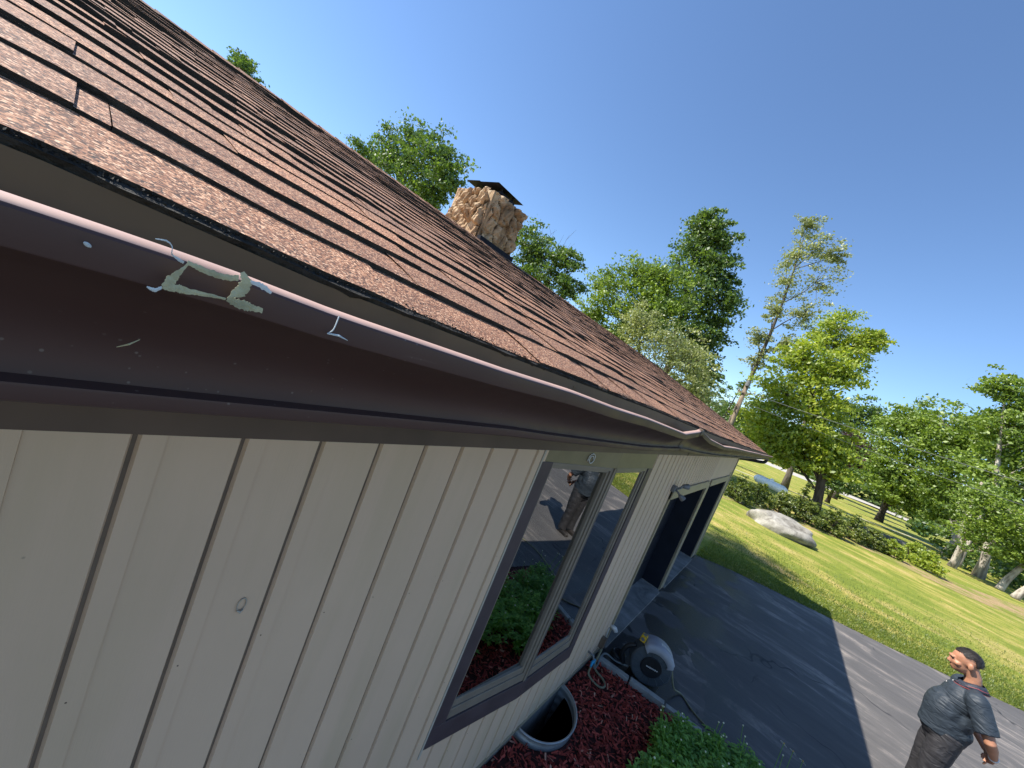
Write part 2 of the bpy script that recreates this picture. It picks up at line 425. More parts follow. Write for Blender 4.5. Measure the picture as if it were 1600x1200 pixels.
sheet('gravel_road', [(118, 24), (125, 0), (136, -13), (150, -22), (138, -33), (128, -50), (115, -80), (150, -80), (165, -50), (178, -40), (200, -30), (180, -19), (160, 0), (150, 24)], .014, M['road'],
      'pale gravel road beyond the far lawn', 'road')
# garage slab inside the first recess and out to the wall line
s = MB(); s.box(5.76, 8.62, .985, 1.5, -.05, .035); s.box(8.98, 11.82, .985, 1.5, -.05, .035)
tag(s.out('concrete_apron', M['concrete'], loc=(7, 1, 0)), 'weathered pale concrete slab in the garage openings', 'concrete slab', kind='structure')
# grass blades along the asphalt edge and over the nearest lawn
n = 42000
t = rng.uniform(0, 1, n) ** 1.0; yy = 1.0 - t * 9.5; base = np.interp(-yy, [-1.026, 0, 1.5, 3, 4.7, 6.1, 12], [12.5, 13.1, 13.7, 14.25, 14.95, 15.6, 18])
off = rng.exponential(1.7, n) - .03; px = base + off; py = yy
hgt = rng.uniform(.025, .075, n); a = rng.uniform(0, 2 * np.pi, n); wd = rng.uniform(.005, .011, n); ln = rng.uniform(0, .05, n); a2 = rng.uniform(0, 2 * np.pi, n)
V = np.zeros((n, 3, 3)); V[:, 0, 0] = px - np.cos(a) * wd; V[:, 0, 1] = py - np.sin(a) * wd
V[:, 1, 0] = px + np.cos(a) * wd; V[:, 1, 1] = py + np.sin(a) * wd; V[:, 2, 0] = px + np.cos(a2) * ln; V[:, 2, 1] = py + np.sin(a2) * ln; V[:, 2, 2] = hgt
tag(obj('grass_tufts', V, np.arange(n * 3).reshape(n, 3), M['grass'], loc=(13, 0, 0)), 'fringe of green grass blades along the asphalt edge', 'grass', kind='stuff')

# ------------------------------------------------------------------ house
house = thing('house', 'tan panelled house with brown shingle roof, bay window and two dark garage doorways', 'house', (6, WY, 0))
XE = 12.4                                  # far wall corner
SOF = H - .226                             # soffit height
openings = [(2.05, 3.58, 1.05, 2.95), (5.75, 8.65, 0.0, H - 1.10), (8.95, 11.85, 0.0, H - 1.10)]
XS = -4.0
PRF = [(0, 0), (.0045, .0085), (.0130, .0085), (.0175, -.0045), (.0600, -.0045), (.0612, 0)]
brk = {XS, XE}
gx = []
x = .199 - .203 * 20
while x < 8.75:
    if x > XS: gx.append(x)
    x += .203
for gq in gx:
    for d, _ in PRF: brk.add(round(gq + d, 4))
for o_ in openings: brk.add(o_[0]); brk.add(o_[1])
brk = sorted(b for b in brk if XS <= b <= XE)
def depth(xq):
    for gq in gx:
        if gq - 1e-4 <= xq <= gq + .0613: return float(np.interp(xq - gq, [d for d, _ in PRF], [h for _, h in PRF]))
    return 0.0
wall = MB(); zb, zt = .10, SOF + .01
for b0, b1 in zip(brk[:-1], brk[1:]):
    if b1 - b0 < 1e-4: continue
    xm = (b0 + b1) / 2; y0, y1 = WY + depth(b0), WY + depth(b1); wall.cur = 1 if depth(xm) > .005 else 0
    zs = [(zb, zt)]
    for (a0, a1, c0, c1) in openings:
        if a0 < xm < a1:
            zs = [(zb, c0), (c1, zt)] if c0 > zb else [(c1, zt)]
    for z0, z1 in zs: wall.add([(b0, y0, z0), (b1, y1, z0), (b1, y1, z1), (b0, y0, z1)], [(0, 1, 2, 3)])
wf = wall.out('wall', None, house, slots=[M['siding'], M['groove']], fm=wall.fm)
wf['label'] = 'tan vertical grooved siding on the driveway side'
s = MB(); s.box(XE - .10, XE + .015, WY - .02, WY + .1, .05, SOF); s.box(8.66, 8.95, WY - .018, WY + .02, .05, H - 1.06)
s.box(5.69, 5.755, WY - .02, WY + .02, .08, H - .98); s.box(XS, 5.69, WY - .012, WY + .004, .075, .105)
s.box(11.85, XE - .10, WY - .006, WY + .02, .05, H - .9)
split(s, 'corner_trim', M['header'], house)
s = MB(); s.box(XS, 5.755, WY - .002, WY + .2, -.3, .08); s.box(8.64, 8.97, WY + .004, WY + .4, -.3, .052); s.box(11.84, XE, WY + .004, WY + .4, -.3, .052)
split(s, 'foundation', M['concrete'], house)
s = MB(); s.box(XE - .12, XE, WY + .1, 7.1, 0, SOF + .2); s.box(XS, XE - .12, 6.9, 7.1, 0, SOF + .2); s.box(XS, XS + .1, WY + .01, 6.9, 0, SOF + .2)
# gable triangle
s.add([(XE - .12, WY, SOF + .1), (XE - .12, 7.1, SOF + .1), (XE - .12, 4.15, H + 1.15), (XE, WY, SOF + .1), (XE, 7.1, SOF + .1), (XE, 4.15, H + 1.15)], [(0, 2, 1), (3, 4, 5), (0, 1, 4, 3), (0, 3, 5, 2), (1, 2, 5, 4)])
s.out('wall', M['siding'], house)
nl = MB(); q = np.random.default_rng(61)
for gq in gx:
    if gq < -.3: continue
    for zz_ in (H - .36, H - 1.15, H - 1.95, H - 2.75):
        zz_ += q.uniform(-.03, .03); xx = gq + .030
        if any(a0 - .05 < xx < a1 + .05 and c0 - .1 < zz_ < c1 + .1 for a0, a1, c0, c1 in openings): continue
        nl.tube([(xx, WY - .006, zz_), (xx, WY - .002, zz_)], .0019, 7)
nl_ = nl.out('nail_heads', M['groove'], house); nl_['kind'] = 'stuff'
# dark inner reveals and the two recessed doors
REV = 1.40
for (a0, a1) in ((5.75, 8.65), (8.95, 11.85)):
    r_ = MB(); zt2 = H - 1.10
    r_.box(a0 - .05, a0, WY + .02, REV + .03, .03, zt2 + .05); r_.box(a1, a1 + .05, WY + .02, REV + .03, .03, zt2 + .05); r_.box(a0, a1, WY + .02, REV + .03, zt2, zt2 + .05)
    r_.out('door_reveal', M['door'], house)
    d_ = MB()
    for k_ in range(4):
        z0 = .04 + k_ * (zt2 - .04) / 4; z1 = z0 + (zt2 - .04) / 4 - .006
        d_.box(a0 + .004, a1 - .004, REV, REV + .04, z0, z1)
        for c_ in range(4):
            w_ = (a1 - a0 - .2) / 4; xx = a0 + .1 + c_ * w_
            d_.box(xx + .04, xx + w_ - .04, REV - .008, REV, z0 + .1, z1 - .1)
    d_.out('garage_door', M['door'], house)
    h_ = MB(); h_.box(a0 - .06 if a0 < 6 else a0 - .01, a1 + .01, WY - .035, WY + .004, H - 1.115, H - .975); bevel(h_.out('header_board', M['header'], house), .003)

# ------------------------------------------------------------------ roof
ES = 3.65; SL = .33
ez_x = [-6, 0, .07, .22, .64, 1.75, 2.9, 6, 13]; ez_z = [.006, .006, .002, -.007, -.012, -.016, -.034, -.06, -.09]
def roof_pt(x, s, h=0.0):
    """s: run (horizontal) up from the eave line; h: height normal to slope"""
    y = .5 + s; z = H + SL * s + np.interp(x, ez_x, ez_z) * max(0, 1 - s / ES)
    nrm = 1 / math.hypot(1, SL)
    return (x, y - SL * nrm * h, z + nrm * h)
deck = MB(); RX0, RX1 = -5.0, 12.8
xs_ = np.linspace(RX0, RX1, 60)
deck.grid([[roof_pt(x, -.0, -.03) for x in xs_], [roof_pt(x, -.0, -.002) for x in xs_], [roof_pt(x, ES, -.002) for x in xs_]])
deck.add([(RX0, .5 + ES, H + SL * ES), (RX1, .5 + ES, H + SL * ES), (RX1, .5 + 2 * ES, H), (RX0, .5 + 2 * ES, H)], [(0, 1, 2, 3)])
deck.add([(RX1 - .01, .5, H - .09), (RX1 - .01, .5 + ES, H + SL * ES), (RX1 - .01, .5 + 2 * ES, H), (RX1 - .01, .5 + 2 * ES, H - .14), (RX1 - .01, .5 + ES, H + SL * ES - .16), (RX1 - .01, .5, H - .22)], [(0, 5, 4, 1), (1, 4, 3, 2)])
roof = deck.out('roof', M['fascia'], house)
fs = MB(); fs.box(3.70, 4.48, 4.20, 4.27, H + 1.10, H + 1.30); fs.out('flashing', M['cap'], house)
# laminated shingle courses
EXPO = .1395; NC = 26
sh = MB(); rs = np.random.default_rng(11)
def cnoise(seed):
    q = np.random.default_rng(seed); xx = np.arange(-6, 14, .35); vv = q.normal(0, 1, len(xx)); return lambda x: np.interp(x, xx, vv)
for c_ in range(NC + 1):
    s0 = c_ * EXPO; s1 = min(s0 + EXPO * 1.12, ES)
    if s0 > ES - .03: break
    wob = cnoise(100 + c_); lift = cnoise(300 + c_); th = .0085 if c_ else .006
    # base layer
    x = RX0 + rs.uniform(0, .3)
    x = RX0
    while x < RX1:
        wd = rs.uniform(.55, 1.2) if True else 1
        x2 = min(x + wd, RX1); nn = max(2, int((x2 - x) / .06)); X = np.linspace(x, x2 - .0012, nn)
        lf = rs.uniform(-.0005, .0012)
        lo = []; mid = []; top = []; under = []
        for xx in X:
            e = s0 + .0035 * wob(xx) + rs.normal(0, .0008); h = th + lf + .0022 * max(0, lift(xx))
            under.append(roof_pt(xx, e + .001, .0)); lo.append(roof_pt(xx, e, h)); mid.append(roof_pt(xx, s0 + EXPO * .45, th * .85 + .0006 * lift(xx))); top.append(roof_pt(xx, s1, .001))
        sh.cur = 0; sh.grid([lo, mid, top]); sh.cur = 1; sh.grid([under, lo])
        x = x2
    # laminate tabs (thicker, random widths)
    x = RX0 + rs.uniform(0, .3)
    while x < RX1 - .2:
        wd = rs.choice([.12, .2, .3, .45, .7], p=[.18, .25, .25, .2, .12]) * rs.uniform(.85, 1.15); x2 = min(x + wd, RX1)
        nn = max(3, int((x2 - x) / .05)); X = np.linspace(x, x2, nn); ext = rs.uniform(.0, .0025); e0 = rs.uniform(.0022, .0042)
        lo = []; mid = []; top = []; under = []
        for q, xx in enumerate(X):
            tp = min(1, q / .8, (nn - 1 - q) / .8) if 0 else 1
            e = s0 - ext + .0035 * wob(xx) + rs.normal(0, .0009); h = th + e0 + .0045 * max(0, lift(xx)) - (.002 if q in (0, nn - 1) else 0)
            under.append(roof_pt(xx, e + .001, .001)); lo.append(roof_pt(xx, e, h)); mid.append(roof_pt(xx, s0 + EXPO * .5, th * .8 + e0 * .9)); top.append(roof_pt(xx, s0 + EXPO * 1.02, .004 + e0 * .5))
        sh.cur = 0; sh.grid([lo, mid, top]); sh.cur = 1; sh.grid([under, lo])
        x = x2 + rs.choice([.05, .12, .2, .35]) * rs.uniform(.7, 1.3)
sho = sh.out('shingles', None, roof, slots=[M['shingle'], M['algae_shade']], fm=sh.fm)
# ridge caps and far slope shingles
rc = MB(); x = RX0
while x < RX1 - .05:
    x2 = x + .16; zc = H + SL * ES + .012
    rc.grid([[(x, .5 + ES - .13, zc - .045), (x, .5 + ES, zc + .01), (x, .5 + ES + .13, zc - .045)], [(x2 + .03, .5 + ES - .13, zc - .052), (x2 + .03, .5 + ES, zc + .002), (x2 + .03, .5 + ES + .13, zc - .052)]]); x = x2
rc.out('ridge_cap', M['shingle'], roof)
rc = MB(); rc.grid([[(RX0, .5 + ES, H + SL * ES + .004), (RX1, .5 + ES, H + SL * ES + .004)], [(RX0, .5 + 2 * ES, H + .004), (RX1, .5 + 2 * ES, H + .004)]]); rc.out('shingles', M['shingle'], roof)
# drip strip under the first course: dirt plus painted shade of the eave gap
al = MB(); X = np.linspace(RX0, RX1, 700); wv = cnoise(77)
al.grid([[roof_pt(x, -.004 + .002 * rs.normal(), -.018 + .0012 * rs.normal()) for x in X], [roof_pt(x, -.010 + .003 * rs.normal(), .004) for x in X], [roof_pt(x, .012, .006) for x in X]])
al.out('drip_edge', M['algae_shade'], roof)
# grit and moss clinging to the eave edge
n = 9000; ex = rng.uniform(-.6, 6, n) ** 1.0; V = np.zeros((n, 4, 3)); sz = rng.uniform(.0005, .0015, n)
for i in range(n):
    b = Vector(roof_pt(ex[i], rng.exponential(.006) - .008, .004 + rng.uniform(0, .004)))
    u = Vector(rng.normal(size=3)).normalized(); v = u.cross(Vector(rng.normal(size=3))).normalized()
    for q, (p1, p2) in enumerate([(-1, -1), (1, -1), (1, 1), (-1, 1)]): V[i, q] = b + u * sz[i] * p1 + v * sz[i] * p2
g_ = obj('moss_grit', V, np.arange(n * 4).reshape(n, 4), M['algae_shade'], roof); g_['kind'] = 'stuff'
# fascia and soffit
s = MB(); fx = np.linspace(XS - 1, RX1, 60)
s.grid([[(x, .5, SOF - .0) for x in fx], [(x, .5, H - .025 + np.interp(x, ez_x, ez_z)) for x in fx]])
s.grid([[(x, .5, SOF) for x in fx], [(x, .515, SOF) for x in fx], [(x, .515, SOF + .012) for x in fx], [(x, WY + .1, SOF + .012) for x in fx]])
s.out('fascia', M['fascia'], house)
s = MB(); s.box(2.775, 2.781, .497, .4995, SOF - .002, SOF + .05); s.out('fascia_joint', M['black'], house)
# far eave overhang beyond corner
# ------------------------------------------------------------------ gutter
GX = [-5, -.5, 0, .055, .103, .19, .474, .696, .95, 1.232, 1.797, 2.05, 2.13, 2.2, 2.425, 3.04, 3.83, 6.0, 8.93, 12.85]
GL = [-.024, -.024, -.024, -.024, -.025, -.030, -.035, -.035, -.042, -.044, -.060, -.034, -.019, -.032, -.055, -.081, -.078, -.085, -.092, -.098]
BX = [-5, 0, .63, .766, 1.5, 1.9, 2.13, 2.6, 3.4, 6, 12.85]; BZ = [-.169, -.169, -.165, -.168, -.176, -.172, -.166, -.180, -.192, -.205, -.222]
def gsec(x):
    zl = H + np.interp(x, GX, GL) + .0015 * math.sin(x * 2.1) ; zb_ = H + np.interp(x, BX, BZ); d = zl - zb_
    yo = .004 * math.sin(x * 1.3 + .5) + .002 * math.sin(x * 3.7)
    P = []
    # inner rolled rim
    for a_ in np.linspace(-200, 25, 9):
        P.append((.3685 + .0085 * -math.cos(R(a_)) + yo, zl - .0085 + .0085 * -math.sin(R(a_ )) ))
    P = [(.381 + yo, zl - .004), (.378 + yo, zl - .0005), (.3725 + yo, zl), (.3676 + yo, zl - .0010), (.3640 + yo, zl - .0026), (.3614 + yo, zl - .0046), (.3600 + yo, zl - .0068)]
    P += [(.3600 + yo, zl - .0275), (.3606 + yo, zl - .0288), (.3700 + yo, zl - .034)]
    for t_ in np.linspace(.06, 1, 9):    # ogee cove
        yy_ = .372 + .056 * (math.sin(t_ * math.pi / 2)) ** .9 + .006 * math.sin(t_ * math.pi * 1.0)
        P.append((yy_ + yo, zl - .034 - (d - .053) * t_))
    P += [(.4150 + yo, zb_ + .0165), (.4145 + yo, zb_ + .014), (.4175 + yo, zb_ + .002), (.4200 + yo, zb_), (.4995, zb_ - .001)]
    return [(x, y, z) for y, z in P]
gxs = sorted(set(list(np.linspace(-5, 0, 12)) + list(np.linspace(0, 3.2, 90)) + list(np.linspace(3.2, 12.85, 60))))
g_ = MB(); g_.grid([gsec(x) for x in gxs])
nq = len(gsec(0)) - 1; fmq = [1 if (i % nq) in (0, 1, 2, 3, 4) else 0 for i in range(len(g_.F))]  # lip faces take the painted highlight colour
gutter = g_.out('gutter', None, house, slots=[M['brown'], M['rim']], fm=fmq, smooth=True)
es_ = gutter.modifiers.new('edge', 'EDGE_SPLIT'); es_.split_angle = R(28)
gutter['label'] = 'dark brown metal gutter, buckled near its joint'
# inner trough: bottom and back pan
s = MB(); s.grid([[(x, .384, H + np.interp(x, GX, GL) - .006), (x, .398, H + np.interp(x, GX, GL) - .03), (x, .450, H + np.interp(x, GX, GL) - .055), (x, .455, H + np.interp(x, BX, BZ) + .004), (x, .494, H + np.interp(x, BX, BZ) + .004), (x, .4945, H + np.interp(x, ez_x, ez_z) - .012)] for x in gxs])
s.out('gutter_trough', M['olive'], gutter)
s = MB(); s.grid([[(x, .4915, H + np.interp(x, ez_x, ez_z) - .052), (x, .486, H + np.interp(x, ez_x, ez_z) - .048), (x, .489, H + np.interp(x, ez_x, ez_z) - .006)] for x in gxs])
s.out('drip_flashing', M['olive'], gutter)
# joint band at the dent, end cap, hangers
js = MB(); js.grid([[(p[0], p[1] - .0025, p[2] + .0005) for p in gsec(x)[:-1]] for x in (2.08, 2.1, 2.13, 2.16)]); js.out('joint_band', M['olive'], gutter, smooth=True)
ec = MB(); e = gsec(12.85); ec.add([(12.852, y, z) for _, y, z in e] + [(12.852, .4995, e[0][2])], [tuple(range(len(e) + 1))]); ec.out('end_cap', M['brown'], gutter)
for x in (.93, 1.62, 2.7, 4.0, 5.6, 7.4, 9.3, 11.2):
    s = MB(); z = H + np.interp(x, GX, GL) - .012; s.box(x - .012, x + .012, .375, .494, z, z + .003); s.box(x - .012, x + .012, .487, .494, z - .02, z + .022); s.out('hanger', M['olive'], gutter)
# downspout
ds = MB(); zc = H - .225
ds.tube(smooth_curve([(12.72, .45, zc + .02), (12.72, .46, zc - .06), (12.70, .52, zc - .12), (12.6, .8, zc - .19), (12.52, 1.02, zc - .26), (12.50, 1.10, zc - .34), (12.5, 1.12, .3)], 6), .042, 10)
ds.out('downspout', M['pipe'], house, smooth=True)

# ------------------------------------------------------------------ bay window
A, Bm, C, D = (1.93, 1.03), (2.80, .903), (3.62, .872), (3.64, 1.03)
def lerp(p, q, t): return (p[0] + (q[0] - p[0]) * t, p[1] + (q[1] - p[1]) * t)
def seg_board(mb, p, q, z0, z1, th=.02, outw=0.0, u0=0, u1=1):
    a_ = Vector((*lerp(p, q, u0), 0)); b_ = Vector((*lerp(p, q, u1), 0)); d = (b_ - a_).normalized(); nrm = Vector((d.y, -d.x, 0))
    a0 = a_ + nrm * outw; b0 = b_ + nrm * outw; a1 = a0 - nrm * th; b1 = b0 - nrm * th
    mb.prism([(a0.x, a0.y), (b0.x, b0.y), (b1.x, b1.y), (a1.x, a1.y)], z0, z1); return mb
ZH, ZS, ZB = H - .535, H - 2.345, H - 2.50
win = MB()
win.prism([A, Bm, C, D], ZB - .012, ZB); window = win.out('window', M['trimb'], house); window['label'] = 'two tall panes set in a shallow angled bay'
t = MB(); seg_board(t, A, Bm, ZH, SOF + .012, .02); seg_board(t, Bm, C, ZH, SOF + .012, .02); seg_board(t, C, D, ZH, SOF + .012, .02, 0, .18); bevel(t.out('header_board', M['oliveh'], window), .002)
t = MB(); seg_board(t, A, Bm, ZB, ZS, .03, .006); seg_board(t, Bm, C, ZB, ZS, .03, .006); seg_board(t, C, D, ZB, ZS, .03, .006, .2)
seg_board(t, A, Bm, ZS, ZH, .03, .004, 0, .125); seg_board(t, Bm, C, ZS, ZH, .03, .004, .87, 1.0); seg_board(t, C, D, ZS, ZH, .03, .003, .2)
bevel(t.out('trim', M['trimb'], window), .002)
t = MB(); t.box(1.908, 1.924, WY - .006, WY + .002, ZB - .05, H - .24); t.out('edge_bead', M['cream'], window)
for nm, (p, q, u0, u1) in dict(a=(A, Bm, .12, .985), b=(Bm, C, .02, .865)).items():
    f = MB(); zb0, zb1 = ZS + .002, ZH - .002
    for (e0, e1, off_) in ((0, .05, -.004), (.05, .085, -.014)):
        L_ = math.dist(p, q); du0, du1 = e0 / L_, e1 / L_
        seg_board(f, p, q, zb0 + e0 * .9, zb1 - e0 * .6, .03, off_, u0 + du0 * .45, u0 + du1 * .45); seg_board(f, p, q, zb0 + e0 * .9, zb1 - e0 * .6, .03, off_, u1 - du1 * .8, u1 - du0 * .8)
        seg_board(f, p, q, zb0 + e0 * 1.3, zb0 + e1 * 1.5, .03, off_ - .001, u0 + du0 * .45, u1 - du0 * .8); seg_board(f, p, q, zb1 - e1 * .5, zb1 - e0 * .5, .03, off_ - .001, u0 + du0 * .45, u1 - du0 * .8)
    bevel(f.out('sash', M['sash'], window), .0025)
    gl = MB(); g0, g1 = lerp(p, q, u0 + .03), lerp(p, q, u1 - .03); o0, o1 = (.022, .040) if nm == 'a' else (.024, .024)
    gl.prism([(g0[0], g0[1] + o0), (g1[0], g1[1] + o1), (g1[0], g1[1] + o1 + .0015), (g0[0], g0[1] + o0 + .0015)], zb0 + .04, zb1 - .02); gl.out('pane', M['glass'], window)
mu = MB(); seg_board(mu, A, Bm, ZS + .001, ZH - .001, .04, .004, .975, 1.0); mu.out('mullion', M['sash'], window)
mu = MB(); seg_board(mu, Bm, C, ZS + .001, ZH - .001, .04, .003, 0.0, .03); mu.out('mullion', M['sashd'], window)
# room behind the panes
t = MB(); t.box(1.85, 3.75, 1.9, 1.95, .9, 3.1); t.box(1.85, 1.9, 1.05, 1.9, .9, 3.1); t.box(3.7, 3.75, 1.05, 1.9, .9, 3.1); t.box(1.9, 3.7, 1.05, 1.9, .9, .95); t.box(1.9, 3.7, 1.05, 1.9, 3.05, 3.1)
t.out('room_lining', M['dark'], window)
cu = MB(); rows = []
for z in np.linspace(1.0, 3.0, 3): rows.append([(x, 1.12 + .02 * math.sin(x * 42) + .008 * math.sin(x * 97), z) for x in np.linspace(2.0, 2.5, 60)])
cu.grid(rows); cu.out('curtain', M['curtain'], window, smooth=True)
# spiral ornament on the header
sp = MB(); c0 = lerp(A, Bm, .56); dv = Vector((Bm[0] - A[0], Bm[1] - A[1], 0)).normalized(); nv = Vector((dv.y, -dv.x, 0)); cc = Vector((c0[0], c0[1], H - .482)) + nv * .006
pts = [cc + (dv * math.cos(t_) + Vector((0, 0, 1)) * math.sin(t_)) * (.017 + .0025 * t_) for t_ in np.linspace(0, 4.2 * math.pi / 1.0 * .75, 46)]
sp.tube(pts, .0035, 6); sp.out('spiral_ornament', M['white'], house, smooth=True)
# plastic blister ring on the siding
rg = MB(); cc = Vector((.545, WY - .0035, H - .99))
pts = [cc + Vector((.011 * math.cos(t_), 0, .021 * math.sin(t_))) for t_ in np.linspace(0, 2 * math.pi, 29)]
rg.tube(pts, .0016, 6, False); rg.tube([cc + Vector((-.008, -.001, -.016)), cc + Vector((0, -.004, -.023)), cc + Vector((.008, -.001, -.017))], [.003, .004, .002], 6)
rg.out('sealant_ring', M['cream'], house, smooth=True)

# floodlight, soffit lamp, outlet box, vent pipe, spigot
fl = MB(); fl.box(5.60, 5.71, WY - .05, WY, H - .99, H - .90); fl = fl.out('floodlight', M['grey'], house); bevel(fl, .006)
s = MB(); s.tube([(5.65, WY - .05, H - .93), (5.66, WY - .09, H - .90), (5.69, WY - .10, H - .87)], .014, 8); s.tube([(5.655, WY - .05, H - .95), (5.64, WY - .10, H - .97), (5.63, WY - .12, H - .985)], .014, 8); split(s, 'lamp_arm', M['grey'], fl)
for (a_, b_) in (((5.69, WY - .10, H - .87), (5.76, WY - .155, H - .85)), ((5.63, WY - .12, H - .985), (5.66, WY - .18, H - 1.02))):
    s = MB(); a_, b_ = Vector(a_), Vector(b_); s.tube([a_, a_.lerp(b_, .15), a_.lerp(b_, .8), b_], [.016, .028, .038, .039], 14); s.out('lamp_head', M['grey'], fl, smooth=False)
    s = MB(); s.tube([b_, b_ + (b_ - a_) * .06], [.034, .026], 14); s.out('lamp_lens', M['lens'], fl)
s = MB(); s.tube([(11.3, .86, SOF + .012), (11.3, .86, SOF - .02)], [.10, .105], 20); sl_ = s.out('soffit_lamp', M['black'], house)
s = MB(); s.ell((11.3, .86, SOF - .03), (.095, .095, .07)); s.out('lamp_shade', M['white'], sl_, smooth=True)
s = MB(); s.box(5.43, 5.50, WY - .06, WY, .16, .31); s.box(5.425, 5.505, WY - .066, WY - .058, .155, .315); ob = bevel(s.out('outlet_box', M['rust'], house), .004)
s = MB(); s.tube([(5.70, WY, .38), (5.70, WY - .07, .38), (5.70, WY - .09, .35)], [.03, .03, .028], 12); s.out('vent_elbow', M['white'], house, smooth=True)
s = MB(); s.tube([(5.62, WY - .005, .38), (5.60, WY - .02, .2), (5.58, WY - .02, .02)], .012, 8); s.out('conduit', M['cream'], house, smooth=True)
s = MB(); s.tube([(5.03, WY, .27), (5.03, WY - .08, .27), (5.03, WY - .10, .23)], [.012, .014, .012], 8); spg = s.out('spigot', M['grey'], house, smooth=True)
s = MB(); s.tube([(4.985, WY - .105, .215), (5.075, WY - .105, .215)], .016, 8); s.tube([(4.99, WY - .105, .215), (4.985, WY - .11, .16)], .014, 8); s.tube([(5.07, WY - .105, .215), (5.08, WY - .11, .16)], .014, 8); s.out('splitter', M['blue'], spg, smooth=True)

# ------------------------------------------------------------------ chimney (parts of the house)
CX0, CX1, CY0, CY1, CZ0, CZ1 = 3.74, 4.44, 4.30, 5.06, H + .85, H + 1.95
ch = MB()
def stonewall(mb, o, u, v, nrm, W_, Hh, nu, nv, seed):
    q = np.random.default_rng(seed); npnt = 30
    cen = np.column_stack([q.uniform(-.05, W_ + .05, npnt), q.uniform(-.05, Hh + .05, npnt)]); lv = q.uniform(.01, .10, npnt); sx = q.normal(0, .10, (npnt, 2))
    rows = []
    for j in range(nv + 1):
        r = []
        for i in range(nu + 1):
            a_, b_ = i / nu * W_, j / nv * Hh; d = np.hypot((cen[:, 0] - a_) * 1.25, (cen[:, 1] - b_) * .8); o_ = np.argsort(d)[:2]; f = min(1, (d[o_[1]] - d[o_[0]]) / .055)
            hgt = (lv[o_[0]] + sx[o_[0]] @ np.array([a_ - cen[o_[0], 0], b_ - cen[o_[0], 1]])) * (f ** .5) + .012 * math.sin(a_ * 31 + b_ * 17 + 2 * math.sin(b_ * 23)) * f + .008 * math.sin(a_ * 67 - b_ * 41) + q2.normal() * .0022
            edge_ = min(i, nu - i); hgt = hgt + .012 if edge_ > 1 else max(hgt, .026)
            r.append(tuple(Vector(o) + Vector(u) * a_ + Vector(v) * b_ + Vector(nrm) * hgt))
        rows.append(r)
    mb.grid(rows)
q2 = np.random.default_rng(77)
Wy, Wx, Hz = CY1 - CY0, CX1 - CX0, CZ1 - CZ0
stonewall(ch, (CX0, CY1, CZ0), (0, -1, 0), (0, 0, 1), (-1, 0, 0), Wy, Hz, 52, 60, 3)
stonewall(ch, (CX0, CY0, CZ0), (1, 0, 0), (0, 0, 1), (0, -1, 0), Wx, Hz, 52, 60, 5)
stonewall(ch, (CX1, CY0, CZ0), (0, 1, 0), (0, 0, 1), (1, 0, 0), Wy, Hz, 30, 36, 8)
stonewall(ch, (CX1, CY1, CZ0), (-1, 0, 0), (0, 0, 1), (0, 1, 0), Wx, Hz, 30, 36, 9)
ch.box(CX0 - .022, CX1 + .02, CY0 - .022, CY1 + .02, CZ0, CZ1 - .002)
chimney = ch.out('chimney', M['chim'], house); chimney['label'] = 'rough tan rock chimney behind the ridge'
for k_, (y0, y1) in enumerate(((CY0 + .06, CY0 + .38), (CY0 + .47, CY1 - .05))):
    s = MB(); s.box(CX0 + .2, CX1 - .2, y0 + .03, y1 - .03, CZ1 + .01, CZ1 + .07); s.out('flue', M['clay'], chimney)
    s = MB(); zc = CZ1 + .16 + .015 * k_
    for (xx, yy_) in ((CX0 + .22, y0 + .05), (CX1 - .22, y0 + .05), (CX0 + .22, y1 - .05), (CX1 - .22, y1 - .05)): s.box(xx - .01, xx + .01, yy_ - .01, yy_ + .01, CZ1 + .06, zc)
    s.box(CX0 + .18, CX1 - .18, y0 + .02, y1 - .02, CZ1 + .06, CZ1 + .10)
    s.add([(CX0 + .04, y0 - .03, zc - .01), (CX1 - .04, y0 - .03, zc - .01), (CX1 - .04, y1 + .03, zc - .01), (CX0 + .04, y1 + .03, zc - .01), (CX0 + .18, (y0 + y1) / 2, zc + .03), (CX1 - .18, (y0 + y1) / 2, zc + .03)],
          [(0, 3, 2, 1), (0, 1, 5, 4), (1, 2, 5), (2, 3, 4, 5), (3, 0, 4)])
    s.out('chimney_cap', M['cap'], chimney)

